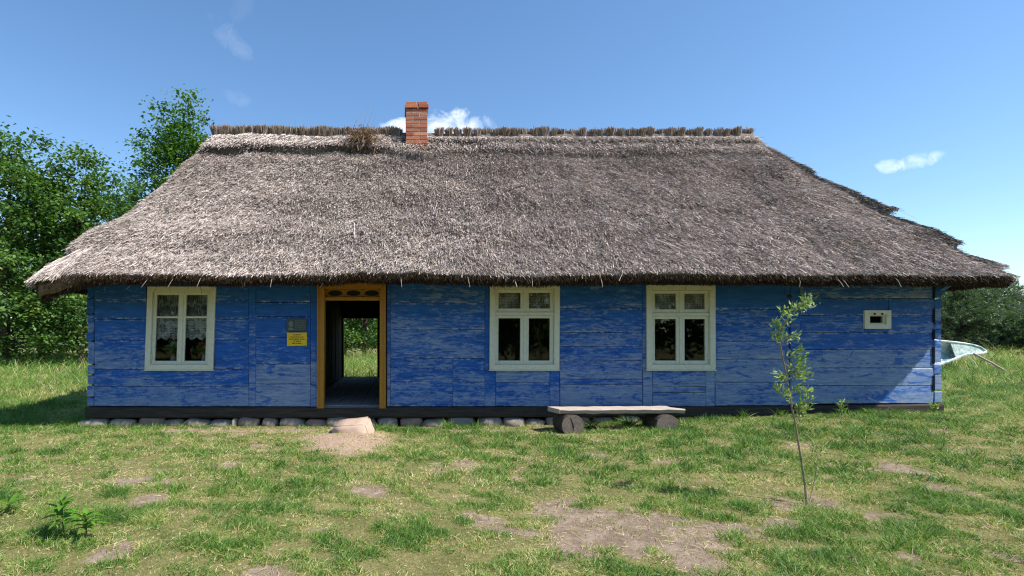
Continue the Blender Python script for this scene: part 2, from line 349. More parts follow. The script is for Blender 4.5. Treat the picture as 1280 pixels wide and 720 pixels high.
# ------------------------------------------------------------------ ground
def px_patch(cx, cy, rx, ry):
    """a bare patch read off the photograph, turned into a place on the ground"""
    d = lambda y: FPX*EYE/(y-HY)
    y0, y1 = d(cy+ry), d(cy-ry); D = d(cy)
    return ((cx-VX)*D/FPX, (y0+y1)/2-DIST, rx*D/FPX, (y1-y0)/2)
SOIL = [px_patch(*p) for p in [(437, 553, 62, 19), (598, 652, 27, 13), (720, 645, 60, 16), (790, 668, 115, 30), (885, 698, 62, 26), (660, 668, 30, 10), (180, 630, 22, 9), (172, 603, 14, 6),
        (206, 605, 12, 6), (150, 690, 26, 11), (330, 717, 32, 9), (962, 650, 20, 8), (1000, 627, 24, 6), (1078, 647, 26, 6), (1108, 594, 32, 6), (330, 567, 15, 5), (262, 549, 20, 3), (460, 618, 20, 6), (30, 597, 22, 5), (318, 561, 10, 3),
        (620, 542, 14, 2), (1200, 620, 26, 6), (1130, 690, 16, 4), (300, 545, 14, 2.5), (1060, 700, 20, 6), (415, 660, 16, 5), (545, 590, 10, 3), (640, 600, 14, 3), (900, 560, 16, 2.5), (1180, 560, 20, 3)]]
def soil(x, y):
    wx = x + 0.16*(fbm(x*3.1, y*3.1, 0, 31)-0.5)*2; wy = y + 0.22*(fbm(x*3.1, y*3.1, 0, 57)-0.5)*2
    m = np.zeros(np.shape(x)); nz2 = fbm(x*4.2, y*4.2, 0, 35, 4)
    for i, (cx, cy, rx, ry) in enumerate(SOIL):
        q = ((wx-cx)/rx)**2 + ((wy-cy)/ry)**2
        m = np.maximum(m, np.clip((1.35-q) if i == 0 else (1.3-0.72*q+2.6*(nz2-0.5)), 0, 1)*(q < 3))
    strip = np.exp(-((y+0.42)/0.20)**2) * ss(-4.5, -3.9, x)*(1-ss(3.0, 4.0, x)) * ss(0.36, 0.6, fbm(x*2.3, y*2.3, 0, 9))
    sapl = np.exp(-(((wx-3.1)/0.26)**2 + ((wy+3.8)/0.26)**2)) * 0.7
    worn = ss(0.56, 0.74, 0.45*fbm(x*1.3+9, y*1.3, 0, 77, 4)+0.55*nz2) * 0.7
    return np.maximum(np.maximum(m, np.maximum(strip*0.85, sapl)), worn)
def gz(x, y):
    x = np.asarray(x, float); y = np.asarray(y, float)
    z = 0.21*ss(1.0, 7.4, x)*ss(-5.0, -0.4, y)
    z = z + 0.07*(fbm(x*0.7, y*0.7, 0, 5)-0.5)*(1-0.7*ss(-1.6, -0.6, y)*(1-ss(6.5, 8, y)))
    q = ((x+0.63)/0.6)**2 + ((y+1.15)/0.75)**2
    z = z + 0.06*np.clip(1-q, 0, 1) - 0.012*np.clip(soil(x, y), 0, 1)*(fbm(x*9, y*9, 0, 3)) + 0.012*(fbm(x*6, y*6, 0, 15)-0.5)
    z = z + 0.035*np.clip(y-7.5, 0, 17)*ss(7.0, 11.0, x)
    r = np.hypot(x-1.7, y); return z + 0.006*np.clip(r-30, 0, 200)
def axis(fine0, fine1, step, far0, far1, k=1.22):
    f = list(np.arange(fine0, fine1+1e-6, step)); a = []; d = step; p = fine0
    while p > far0: d *= k; p -= d; a.append(p)
    b = []; d = step; p = f[-1]
    while p < far1: d *= k; p += d; b.append(p)
    return np.array(a[::-1] + f + b)
gx = axis(-8.0, 12.5, 0.07, -900, 900); gy = axis(-6.6, 0.4, 0.06, -700, 1200)
GX, GY = np.meshgrid(gx, gy); gV = np.stack([GX, GY, gz(GX, GY)], -1).reshape(-1, 3)
nx_, ny_ = len(gx), len(gy); ii = (np.arange(ny_-1)[:, None]*nx_ + np.arange(nx_-1)[None]).ravel()
t_ = MT('meadow_ground', 0.95, 0.05)
s_ = t_.attr('soil'); nf = t_.noise(t_.pos(), 26, 7, 0.75); nd = t_.noise(t_.pos(), 5.5, 5, 0.7, 0.6); nc = t_.noise(t_.pos(), 2.2, 5, 0.6); ng = t_.noise(t_.pos(), 110, 4, 0.7)
dirt = t_.mix(t_.ramp(nf, [(0.3, 0.0), (0.7, 1.0)]), (0.225, 0.165, 0.12), (0.40, 0.31, 0.235)); dirt = t_.mix(t_.ramp(ng, [(0.55, 0), (0.75, 0.6)]), dirt, (0.50, 0.40, 0.32))
dirt = t_.mix(t_.ramp(nd, [(0.42, 0.65), (0.58, 0.0)]), dirt, (0.17, 0.12, 0.085)); dirt = t_.mix(t_.attr('door'), dirt, t_.mix(nf, (0.33, 0.225, 0.165), (0.46, 0.33, 0.25)))
turf = t_.mix(t_.ramp(nc, [(0.35, 0.0), (0.65, 1.0)]), (0.105, 0.115, 0.036), (0.235, 0.20, 0.085)); turf = t_.mix(t_.ramp(nf, [(0.45, 0), (0.7, 0.65)]), turf, (0.33, 0.27, 0.14))
e_ = t_.math('ADD', s_, t_.math('MULTIPLY', t_.math('SUBTRACT', nf, 0.5), 0.9))
t_.color(t_.mix(t_.ramp(e_, [(0.3, 0.0), (0.6, 1.0)]), turf, dirt)); t_.bump(t_.math('ADD', nf, t_.math('MULTIPLY', ng, 0.5)), 0.9, 0.02); M['ground'] = t_.m
gx_, gy_ = gV[:, 0], gV[:, 1]
door_m = np.clip(1.5-(((gx_+0.6)/0.75)**2 + ((gy_+1.0)/1.05)**2), 0, 1)
ground = link('ground', np_mesh('ground', gV, [np.stack([ii, ii+1, ii+nx_+1, ii+nx_], 1)], {'soil': soil(gx_, gy_), 'door': door_m}, True), M['ground'])
tag(ground, kind='structure')

# ------------------------------------------------------------------ cottage shell
cottage = thing('cottage', 'long low blue wooden cottage with a grey thatched hip roof', 'cottage')
XL, XR, DEP = WX(108), WX(1177), 6.0
WALL_TOP = 2.62
# openings: px rectangles (x0,x1,y0,y1)
OPEN = {'w1': (185, 266, 360, 460), 'door': (400, 480, 352, 510), 'w2': (614, 696, 357, 460), 'w3': (810, 890, 358, 460), 'vent': (1083, 1108, 391, 408)}
fw = MB()
def backing(b, x0, x1, zs, y0, y1, opens):
    xs = sorted({x0, x1} | {v for o in opens for v in o[:2]})
    for a, c in zip(xs, xs[1:]):
        cut = sorted([(o[2], o[3]) for o in opens if o[0] < (a+c)/2 < o[1]]); z = zs[0]
        for (p, q) in cut:
            if p > z: b.box(a, c, y0, y1, z, p)
            z = q
        if z < zs[1]: b.box(a, c, y0, y1, z, zs[1])
ops = [(WX(a), WX(b), WZ(d), WZ(c)) for (a, b, c, d) in OPEN.values()]
backing(fw, XL+0.06, XR-0.06, (0.13, WALL_TOP), 0.045, 0.20, ops)
wall_f = fw.build('wall', M['joint'], cottage)
def plank(x0, x1, z0, z1, wall, y=0.0, th=0.06, material='paint', seed=None, along='x', gap=0.004):
    """a hewn board: chamfered section, edges a little uneven along its length"""
    sd = random.random()*100; L_ = x1-x0; n = max(2, int(L_/0.22)); off = random.uniform(-0.007, 0.007)
    V = []; ch = 0.007
    x0 += gap*0.5; x1 -= gap*0.5
    for i in range(n+1):
        f = i/n; x = x0+(x1-x0)*f
        e0 = 0.004*math.sin(sd+x*2.1)+0.004*mnoise.noise((x*1.7+sd, 0, 0)); e1 = 0.004*mnoise.noise((x*1.9+sd, 5, 0))
        bow = 0.006*mnoise.noise((x*0.8+sd, 9, 0))+off
        a, b = z0+gap*0.5+e0*0.7, z1-gap*0.5+e1*0.7
        yf = y+bow
        for (yy, zz) in ((yf+th, a), (yf+ch, a), (yf, a+ch), (yf-0.003, (a+b)/2), (yf, b-ch), (yf+ch, b), (yf+th, b)): V.append((x, yy, zz))
    k = 7; F = []
    for i in range(n):
        for j in range(k): F.append((i*k+j, (i+1)*k+j, (i+1)*k+(j+1) % k, i*k+(j+1) % k))
    F.append(tuple(range(k))[::-1]); F.append(tuple(n*k+j for j in range(k)))
    me = bpy.data.meshes.new('plank'); me.from_pydata(V, [], [f[::-1] for f in F]); me.update()
    me.attributes.new('edge', 'FLOAT', 'POINT').data.foreach_set('value', np.tile(np.array([1, 1, 1, 0, 1, 1, 1], np.float32), n+1))
    o = link('plank', me, M[material], wall)
    return o
def row(xa, xb, seams, cuts=(), wall=wall_f):
    """boards of one bay; seams are heights in the photograph's wall plane from top to bottom; cuts are openings"""
    for ya, yb in zip(seams, seams[1:]):
        segs = [(xa, xb, ya, yb)]
        for (ca, cb, cya, cyb) in cuts:
            if yb > cya+0.5 and ya < cyb-0.5:
                nseg = []
                for (p, q, u, v) in segs:
                    if p < ca: nseg.append((p, min(q, ca), u, v))
                    if q > cb: nseg.append((max(p, cb), q, u, v))
                    if u < cya: nseg.append((ca, cb, u, cya))
                    if v > cyb: nseg.append((ca, cb, cyb, v))
                segs = nseg
        for p, q, u, v in segs:
            if q-p > 2 and v-u > 1.5: plank(WX(p), WX(q), WZ(v), WZ(u), wall)
TOPS = 312
w1c = (183, 268, 358.5, 461.5)
row(118, 311, [TOPS, 352, 376, 399, 425, 461.6, 483, 508], [w1c])
row(320, 388, [TOPS, 350, 378, 396, 422, 455, 480, 508.5])
row(488, 606, [TOPS, 349, 378.5, 412], [])
row(488, 606, [412, 448], [])
row(488, 566, [448, 460, 477, 508]); row(566, 606, [448, 477.5, 508])
row(606, 700, [TOPS, 354.5]); row(619.5, 687, [463, 478, 508])
row(700, 803, [TOPS, 352, 385, 416, 433, 451, 474, 480.5, 508])
row(803, 894, [TOPS, 355.5]); row(815.5, 882, [463, 483.5, 491, 508])
row(894, 981, [TOPS, 351, 387, 405, 427, 449, 478, 507])
row(1000, 1167, [TOPS, 350, 373, 394, 416, 437, 460, 482, 504.5], [(1080.5, 1110.5, 389.5, 409.5)])
row(396, 484, [TOPS, 351])
def post(xa, xb, ya, yb, y=-0.006):
    b = MB(); b.box(WX(xa)+0.002, WX(xb)-0.002, y, 0.06, WZ(yb), WZ(ya), 0.006); return b.build('post', M['paint'], wall_f)
for p in [(311, 320, TOPS, 508), (388, 397, 352, 508.5), (483.5, 488, 352, 508), (606, 611.5, 355, 463), (606, 619.5, 463, 508), (687, 699.5, 463, 508), (803, 807.5, 356, 463), (803.5, 815.5, 463, 508), (882, 893.5, 463, 508),
          (988, 1000, TOPS, 507)]: post(*p)
b = MB(); b.box(WX(981.2), WX(988), 0.0, 0.06, WZ(374.5), WZ(TOPS), 0.004); b.build('post', M['paint'], wall_f)
b = MB(); b.box(WX(981.5), WX(987), 0.012, 0.06, WZ(507), WZ(375), 0.004); b.build('post', M['paint'], wall_f)
b = MB(); b.tube([(WX(986), -0.05, WZ(371)), (WX(986), 0.02, WZ(371))], 0.02, 8); b.build('peg', M['oldwood'], wall_f)
# corner joints: the ends of the gable logs show as narrow blocks with dark slots beside them
def corner(xin, xout, sgn, rows):
    for i, (ya, yb) in enumerate(rows):
        a, c = sorted((WX(xin), WX(xout)))
        j = random.uniform(-0.008, 0.008)
        long_ = i % 2 == 0
        b = MB(); b.box(a+(0 if sgn > 0 else -0.01*long_)+j, c+(0.006*long_ if sgn > 0 else 0)+j*0.6, -0.008 if long_ else -0.002, 0.16, WZ(yb)+0.004, WZ(ya)-0.004, 0.008)
        b.build('log_end', M['paint'], wall_f)
corner(1167.2, 1177, 1, [(335, 357), (357, 372), (374, 386), (386, 404), (405, 412), (412, 424), (425, 434), (434, 453), (455, 468), (468, 488), (489, 503.5)])
for (ya, yb) in [(357, 372), (386, 404), (412, 424), (434, 454), (469, 488)]:
    b = MB(); b.box(WX(1165.6), WX(1168.2), -0.012, 0.05, WZ(yb), WZ(ya), 0.002); b.build('dark_slot_strip', M['joint'], wall_f)  # dark strip stands in for the shade in the slot
corner(109.5, 117.5, -1, [(330, 352), (352, 372), (372, 392), (393, 416), (416, 426), (427, 455), (456, 468), (469, 481), (482, 496), (497, 508)])
# sill beams
def beam(xa, xb, yta, ytb, yba, ybb):
    b = MB(); n = 14; pr = []
    for i in range(n+1):
        f = i/n; x = WX(xa+(xb-xa)*f); zt = WZ(yta+(ytb-yta)*f)+0.006*mnoise.noise((x*1.3, 1, 0)); zb = WZ(yba+(ybb-yba)*f)+0.012*mnoise.noise((x*1.7, 4, 0))
        pr.append([b.bm.verts.new(c) for c in ((x, 0.2, zt), (x, -0.03, zt), (x, -0.045, zt-0.02), (x, -0.045, zb+0.02), (x, -0.03, zb), (x, 0.2, zb))])
    for p, q in zip(pr, pr[1:]):
        for k in range(6): b.bm.faces.new((p[k], p[(k+1) % 6], q[(k+1) % 6], q[k]))
    b.bm.faces.new(pr[0]); b.bm.faces.new(pr[-1][::-1])
    return b.build('sill_beam', M['tar'], cottage)
beam(108.5, 399, 508.5, 509, 522, 522); beam(399.3, 670, 509, 508.5, 522, 521); beam(670.3, 1000, 508.5, 507.5, 521, 520); beam(1000.3, 1176, 507.3, 504.5, 520, 516)
# gable walls and back wall
def side_wall(x, sgn):
    b = MB(); xa, xb = sorted((x-sgn*0.06, x-sgn*0.2)); b.box(xa, xb, 0.2, DEP, 0.05, WALL_TOP); w = b.build('wall', M['joint'], cottage)
    zs = [0.1, 0.3, 0.57, 0.84, 1.1, 1.37, 1.62, 1.88, 2.14, 2.4, WALL_TOP]
    for a, c in zip(zs, zs[1:]):
        b = MB(); xa, xb = sorted((x-sgn*random.uniform(0, 0.012), x-sgn*0.06)); b.box(xa, xb, 0.162, DEP, a+0.003, c-0.003, 0.008)
        b.build('plank', M['tar'] if a < 0.2 else M['paint'], w)
side_wall(XL, -1); side_wall(XR, 1)
BD0, BD1, BDZ = -1.44, -0.575, 1.79
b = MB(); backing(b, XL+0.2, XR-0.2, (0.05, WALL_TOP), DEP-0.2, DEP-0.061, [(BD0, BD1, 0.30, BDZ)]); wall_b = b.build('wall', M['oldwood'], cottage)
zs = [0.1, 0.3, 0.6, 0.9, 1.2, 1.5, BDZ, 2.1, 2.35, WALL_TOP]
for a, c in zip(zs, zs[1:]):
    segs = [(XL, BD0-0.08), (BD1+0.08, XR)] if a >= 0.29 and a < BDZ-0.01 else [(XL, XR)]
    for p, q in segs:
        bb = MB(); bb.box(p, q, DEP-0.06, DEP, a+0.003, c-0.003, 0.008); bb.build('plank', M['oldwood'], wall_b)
for (p, q, za, zb_) in [(BD0-0.078, BD0, 0.303, BDZ), (BD1, BD1+0.078, 0.303, BDZ)]:
    bb = MB(); bb.box(p, q, DEP-0.055, DEP+0.02, za, zb_, 0.005); bb.build('door_jamb', M['oldwood'], wall_b)
# inside: floor, ceiling, partitions of the hall
fl = MB(); fl.box(XL+0.2, XR-0.2, 0.2, DEP-0.2, 0.20, 0.262); floor = fl.build('floor', M['joint'], cottage)
x = -1.46
while x < 0.30:
    w = random.uniform(0.14, 0.19); bb = MB(); bb.box(x, min(x+w, 0.33)-0.004, 0.1, DEP-0.02, 0.263, 0.292+random.uniform(-0.003, 0.003), 0.004); bb.build('floor_board', M['floorwood'], floor); x += w
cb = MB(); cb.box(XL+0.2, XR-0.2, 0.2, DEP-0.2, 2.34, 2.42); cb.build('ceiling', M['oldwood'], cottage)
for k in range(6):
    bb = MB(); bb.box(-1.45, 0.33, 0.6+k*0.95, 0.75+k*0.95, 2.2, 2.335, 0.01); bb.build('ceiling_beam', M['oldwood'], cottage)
def partition(x0, x1, sgn):
    b = MB(); b.box(x0, x1, 0.2, DEP-0.2, 0.264, 2.335); w = b.build('partition', M['joint'], cottage)
    y = 0.21; f = x1 if sgn > 0 else x0
    while y < DEP-0.25:
        wd = random.uniform(0.17, 0.26); bb = MB(); a, c = sorted((f+sgn*0.001, f+sgn*random.uniform(0.02, 0.03))); bb.box(a, c, y, min(y+wd, DEP-0.21)-0.006, 0.296, 2.19, 0.004); bb.build('plank', M['oldwood'], w); y += wd
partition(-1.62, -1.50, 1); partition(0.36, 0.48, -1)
for (xa, xb) in ((XL+0.2, -1.63), (0.49, XR-0.2)):           # the rooms' far walls, limewashed
    bb = MB(); bb.box(xa, xb, 4.4, 4.5, 0.264, 2.335); bb.build('partition', M['plaster'], cottage)

# ------------------------------------------------------------------ door frame and windows
df = thing('x', None, None); bpy.data.objects.remove(df)
b = MB(); b.prism([(WX(396.5), WZ(510)), (WX(405), WZ(510)), (WX(406.3), WZ(362)), (WX(399), WZ(352))], 'y', -0.05, 0.10); door = b.build('door_frame', M['ochre'], cottage)
b = MB(); b.prism([(WX(474.5), WZ(510)), (WX(482.5), WZ(510)), (WX(482.5), WZ(352)), (WX(475), WZ(362))], 'y', -0.05, 0.10); b.build('jamb', M['ochre'], door)
b = MB(); b.prism([(WX(399.2), WZ(351.7)), (WX(482.3), WZ(351.7)), (WX(475.2), WZ(361.2)), (WX(406.2), WZ(361.2))], 'y', -0.052, 0.10); b.build('lintel', M['ochre'], door)
for (p, q) in ((397, 399.2), (480.3, 482.3)):
    b = MB(); b.box(WX(p), WX(q), -0.066, -0.051, WZ(509), WZ(353), 0.004); b.build('moulding', M['ochre'], door)
b = MB(); b.box(WX(398), WX(482), -0.068, -0.053, WZ(355), WZ(352.5), 0.004); b.build('moulding', M['ochre'], door)
b = MB(); b.box(WX(406.2), WX(475), -0.03, 0.06, WZ(375.5), WZ(371.2), 0.006); b.build('transom_bar', M['ochre'], door)
# transom board with three oval lights
tb = bmesh.new(); x0, x1, z0, z1 = WX(406.2), WX(475), WZ(371), WZ(361.3)
ovals = [WX(418.5), WX(441.5), WX(464.5)]; zc = WZ(366); rx, rz = 0.105, 0.042
tvb = MB(); n = 20
for k, cx in enumerate(ovals):
    xa = x0 if k == 0 else (ovals[k-1]+cx)/2; xb = x1 if k == 2 else (ovals[k+1]+cx)/2
    fr_, bk_ = [], []
    for yy, arr in ((0.045, fr_), (0.065, bk_)):
        inn = []; out = []
        for i in range(n):
            a = 2*math.pi*i/n; c_, s_2 = math.cos(a), math.sin(a)
            inn.append(tvb.bm.verts.new((cx+rx*c_, yy, zc+rz*s_2)))
            m_ = max(abs(c_), abs(s_2)); hx = (xb-cx) if c_ > 0 else (cx-xa); hz = (z1-zc) if s_2 > 0 else (zc-z0)
            out.append(tvb.bm.verts.new((cx+hx*c_/m_, yy, zc+hz*s_2/m_)))
        arr.extend((inn, out))
        for i in range(n): tvb.bm.faces.new((inn[i], inn[(i+1) % n], out[(i+1) % n], out[i]))
    for i in range(n): tvb.bm.faces.new((fr_[0][i], fr_[0][(i+1) % n], bk_[0][(i+1) % n], bk_[0][i]))
tvb.build('transom_panel', M['ochre'], door)
t_ = MT('old_dark_glass', 0.5, 0.2); t_.color((0.012, 0.020, 0.014)); M['darkglass'] = t_.m
for cx in ovals:
    b = MB(); b.prism([(cx+(rx+0.006)*math.cos(2*math.pi*i/18), zc+(rz+0.006)*math.sin(2*math.pi*i/18)) for i in range(18)], 'y', 0.067, 0.072); b.build('pane', M['darkglass'], door)
b = MB(); b.box(WX(405.2), WX(474.8), -0.02, 0.21, WZ(510.5), WZ(508.5), 0.004); b.build('threshold', M['floorwood'], door)

def bar(xa, xb, ya, yb, y0, y1, name, parent, mat='cream', sk=0.0, bev=0.004):
    """a straight frame member; sk leans it sideways (metres per metre)"""
    b = MB(); b.box(WX(xa), WX(xb), y0, y1, WZ(yb), WZ(ya), bev)
    if sk:
        for v in b.bm.verts: v.co.x += sk*(v.co.z-WZ(460))
    return b.build(name, M[mat], parent)
def pane(xa, xb, ya, yb, y, parent, sk):
    V = [(WX(p)+sk*(WZ(q)-WZ(460)), y, WZ(q)) for p, q in ((xa, yb), (xb, yb), (xb, ya), (xa, ya))]
    me = bpy.data.meshes.new('pane'); me.from_pydata(V, [], [(0, 1, 2, 3)]); return link('pane', me, M['glass'], parent)
def window(x0, x1, y0, y1, sk, style):
    c = 6.5                                                   # casing width, photograph pixels
    b = MB()
    def shear(vs): pass
    b.prism([(WX(x0), WZ(y1)), (WX(x0+c), WZ(y1-c)), (WX(x0+c), WZ(y0+c)), (WX(x0), WZ(y0))], 'y', -0.035, 0.09)
    for v in b.bm.verts: v.co.x += sk*(v.co.z-WZ(460))
    w = b.build('window', M['cream'], cottage)
    for poly in ([(x1, y1), (x1-c, y1-c), (x1-c, y0+c), (x1, y0)], [(x0+.3, y0), (x1-.3, y0), (x1-c-.3, y0+c), (x0+c+.3, y0+c)], [(x0+.3, y1), (x1-.3, y1), (x1-c-.3, y1-c), (x0+c+.3, y1-c)]):
        b = MB(); b.prism([(WX(p), WZ(q)) for p, q in poly], 'y', -0.034, 0.09)
        for v in b.bm.verts: v.co.x += sk*(v.co.z-WZ(460))
        b.build('casing', M['cream'], w)
    ix0, ix1, iy0, iy1 = x0+c+0.2, x1-c-0.2, y0+c+0.2, y1-c-0.2; mid = (ix0+ix1)/2+0.5
    def sash(a, b_, ya, yb, s=4.2, yy=0.0):
        bar(a, a+s, ya, yb, yy, yy+0.045, 'sash_stile', w, sk=sk); bar(b_-s, b_, ya, yb, yy, yy+0.045, 'sash_stile', w, sk=sk)
        bar(a+s, b_-s, ya, ya+s*0.8, yy+.001, yy+0.044, 'sash_rail', w, sk=sk); bar(a+s, b_-s, yb-s, yb, yy+.001, yy+0.044, 'sash_rail', w, sk=sk)
        pane(a+s-0.4, b_-s+0.4, ya+s*0.8-0.4, yb-s+0.4, yy+0.022, w, sk)
    if style == 'two':
        sash(ix0, mid-0.6, iy0, iy1); sash(mid+0.6, ix1, iy0, iy1)
        for a, b_ in ((ix0+4.2, mid-4.8), (mid+4.8, ix1-4.2)): bar(a, b_, y0+36.8, y0+39.2, 0.004, 0.04, 'muntin', w, sk=sk)
        bar(mid-1.6, mid+1.6, iy0, iy1, -0.014, -0.001, 'cover_strip', w, sk=sk)
    else:
        t0, t1 = y0+34.6, y0+38.6
        sash(ix0, mid-0.6, iy0, t0, 4.6); sash(mid+0.6, ix1, iy0, t0, 4.6)
        bar(ix0, ix1, t0+0.2, t1-0.2, -0.02, 0.06, 'transom_bar', w, sk=sk)
        sash(ix0, mid-0.6, t1, iy1, 4.6); sash(mid+0.6, ix1, t1, iy1, 4.6)
        bar(mid-1.4, mid+1.4, t1, iy1, -0.012, -0.001, 'cover_strip', w, sk=sk); bar(mid-1.4, mid+1.4, iy0, t0, -0.012, -0.001, 'cover_strip', w, sk=sk)
    for xx in (ix0+0.8, ix1-0.8):
        for yy in (y0+18, y1-16):
            b = MB(); b.tube([(WX(xx)+sk*(WZ(yy)-WZ(460)), -0.012, WZ(yy+3)), (WX(xx)+sk*(WZ(yy)-WZ(460)), -0.012, WZ(yy-3))], 0.012, 6); b.build('hinge', M['cream'], w)
    bar(x0-1, x1+1, y1+0.1, y1+1.4, -0.045, 0.0, 'sill_strip', w, sk=0)
    return w
win1 = window(182, 267, 358.5, 462, 0.036, 'two')
win2 = window(611.5, 698.5, 355.5, 462, 0.006, 'four')
win3 = window(807.5, 893, 356.5, 462, -0.003, 'four')
# little vent window
b = MB(); b.prism([(WX(1079), WZ(411)), (WX(1085), WZ(405.5)), (WX(1085), WZ(393.5)), (WX(1079), WZ(388))], 'y', -0.03, 0.05); vent = b.build('vent_window', M['cream'], cottage)
for poly in ([(1112, 411), (1106, 405.5), (1106, 393.5), (1112, 388)], [(1079.3, 388), (1111.7, 388), (1105.7, 393.5), (1085.3, 393.5)], [(1079.3, 411), (1111.7, 411), (1105.7, 405.5), (1085.3, 405.5)]):
    b = MB(); b.prism([(WX(p), WZ(q)) for p, q in poly], 'y', -0.029, 0.05); b.build('casing', M['cream'], vent)
for (a, c, d, e) in ((1085, 1087.3, 393.5, 405.5), (1103.7, 1106, 393.5, 405.5), (1087.3, 1103.7, 393.5, 395.2), (1087.3, 1103.7, 403.6, 405.5)): bar(a, c, d, e, -0.005, 0.04, 'sash_rail', vent, bev=0.002)
pane(1087, 1104, 395, 404, 0.02, vent, 0)
for xx in (1091, 1100.5):
    b = MB(); b.tube([(WX(xx), -0.036, WZ(392.5)), (WX(xx), -0.02, WZ(392.5))], 0.016, 8); b.build('latch', M['oldwood'], vent)

# ------------------------------------------------------------------ foundation stones
def stone_mesh(seed):
    bm = bmesh.new(); bmesh.ops.create_icosphere(bm, subdivisions=2, radius=0.5)
    for v in bm.verts:
        n = v.co.normalized(); d = 1+0.22*mnoise.noise(n*1.7+Vector((seed*3.1, 0, 0)))+0.08*mnoise.noise(n*4+Vector((seed, 7, 0)))
        c = Vector((math.copysign(abs(n.x)**0.62, n.x), math.copysign(abs(n.y)**0.75, n.y), math.copysign(abs(n.z)**0.72, n.z)))*0.5*d; v.co = c
    me = bpy.data.meshes.new('foundation_stone'); bm.to_mesh(me); bm.free()
    for p in me.polygons: p.use_smooth = True
    me.materials.append(M['stone']); return me
SM = [stone_mesh(i) for i in range(6)]
spots = [(99, 136), (137, 170), (171, 205), (206, 230), (231, 263), (263, 292), (292.5, 297.5), (297, 325), (327, 347), (349, 380), (381, 408), (408, 440), (441, 470), (471, 497), (500, 529), (530, 558), (559, 594), (599, 628), (629, 655), (657, 681), (683, 708), (710, 738), (741, 768), (770, 800), (802, 830), (832, 847), (848, 863), (865, 882), (884, 899), (902, 925)]
for i, (a, c) in enumerate(spots):
    xc = (WX(a)+WX(c))/2; w = (WX(c)-WX(a)); o = link('foundation_stone', SM[i % 6], None, cottage)
    top = 0.122+random.uniform(-0.03, 0.016) + (0.02 if xc > 2 else 0); bot = -0.06
    o.location = (xc, 0.06+random.uniform(-0.02, 0.03), (top+bot)/2); o.scale = (w*1.10, random.uniform(0.26, 0.36), (top-bot)*1.12); o.rotation_euler = (0, random.uniform(-0.06, 0.06), random.choice((0, math.pi))+random.uniform(-0.1, 0.1))

# ------------------------------------------------------------------ roof
EXL, EXR, EYF, EYB, CR = -5.10, 8.50, -0.80, DEP+0.8, 0.60
RL, RR, RY, RZ, EZ = -3.72, 7.06, 3.0, 5.36, 2.155
pts = []
def arc(cx, cy, a0, a1, n=60):
    for i in range(n+1):
        a = math.radians(a0+(a1-a0)*i/n); pts.append((cx+CR*math.cos(a), cy+CR*math.sin(a)))
arc(EXL+CR, EYF+CR, 180, 270); arc(EXR-CR, EYF+CR, 270, 360); arc(EXR-CR, EYB-CR, 0, 90); arc(EXL+CR, EYB-CR, 90, 180); pts.append(pts[0])
pts = np.array(pts); seg = np.hypot(*np.diff(pts, axis=0).T); cum = np.concatenate([[0], np.cumsum(seg)]); PER = cum[-1]
ARC = CR*math.pi/2; S_FL = ARC; S_FR = ARC+(EXR-EXL-2*CR); S_RC = S_FR+ARC     # where the front begins, where it ends, where the right gable begins
def eave(s):
    s = np.mod(s, PER); x = np.interp(s, cum, pts[:, 0]); y = np.interp(s, cum, pts[:, 1])
    d = np.hypot(x-EXL, y-EYF); z = EZ-0.045*np.exp(-(d/0.75)**2)+0.05*(fbm(s*0.9, 0*s, 0, 21)-0.5)*2
    d2 = np.hypot(x-EXR, y-EYF); z = z-0.005*np.exp(-(d2/0.6)**2)
    return np.stack([x, y, z], -1)
def roof_frame(s, t):
    E = eave(s); e = 0.02; tau = norm(eave(s+e)-eave(s-e)); R = np.stack([np.clip(E[..., 0], RL, RR), 0*E[..., 0]+RY, 0*E[..., 0]+RZ], -1)
    T = R-E; N = norm(np.cross(tau, T)); return E, R, T, N, tau
def roof_disp(s, t, E):
    sl = t*4.9
    d = 0.11*(fbm(s*0.55, sl*0.8, 0, 40)-0.5)+0.075*(fbm(s*1.9, sl*1.9, 0, 41)-0.5)+0.05*(fbm(s*6, sl*6, 0, 42)-0.5)+0.022*(fbm(s*15, sl*9, 0, 43, 2)-0.5)
    x = E[..., 0]
    # the ridge cap: a thicker layer whose ragged lower edge overhangs
    chim = np.exp(-((x-0.35)/0.42)**2)
    tcap = 0.875-0.085*chim+0.03*(fbm(s*1.6, 0*s, 0, 50)-0.5)*2-0.03*ss(0.8, 3, x)
    amp = 0.125*(1-ss(-0.5, 0.1, x))+0.05*ss(0.6, 2.5, x)+0.11*chim
    amp = amp*ss(RL-0.9, RL+0.15, x)*(1-ss(RR-0.15, RR+0.9, x))
    d = d+amp*ss(-0.006, 0.012, t-tcap)*(1-0.55*ss(0.0, 0.12, t-tcap))
    # stepped hip bundles seen above the right hand hip
    br = np.array([0.0, 0.028, 0.155, 0.36, 0.67, 0.90])
    hip = ss(S_RC-0.66, S_RC-0.50, s)*(1-ss(S_RC+1.0, S_RC+1.9, s))
    fr = np.zeros_like(t)
    for a, c, am in zip(br[1:-1], br[2:], (0.09, 0.13, 0.165, 0.085)):
        f = (c-t)/(c-a); fr = np.where((t >= a) & (t < c), am*(0.25+0.75*np.clip(f, 0, 1)**1.6), fr)
    d = d+hip*fr
    # broken left hand corner: a fresh bundle below an overhanging older layer
    lc = np.exp(-((s-0.30)/0.42)**2)+np.exp(-((s-PER-0.30)/0.42)**2)
    d = d+lc*(0.10*ss(0.130, 0.145, t)*(1-ss(0.15, 0.45, t)))
    # shallow sagging courses
    d = d+0.018*np.sin(sl*5.2+2.2*fbm(s*0.7, sl*0.5, 0, 60))*ss(0.05, 0.2, t)
    return d*ss(1.0, 0.965, t)*ss(-0.02, 0.03, t)+0*t
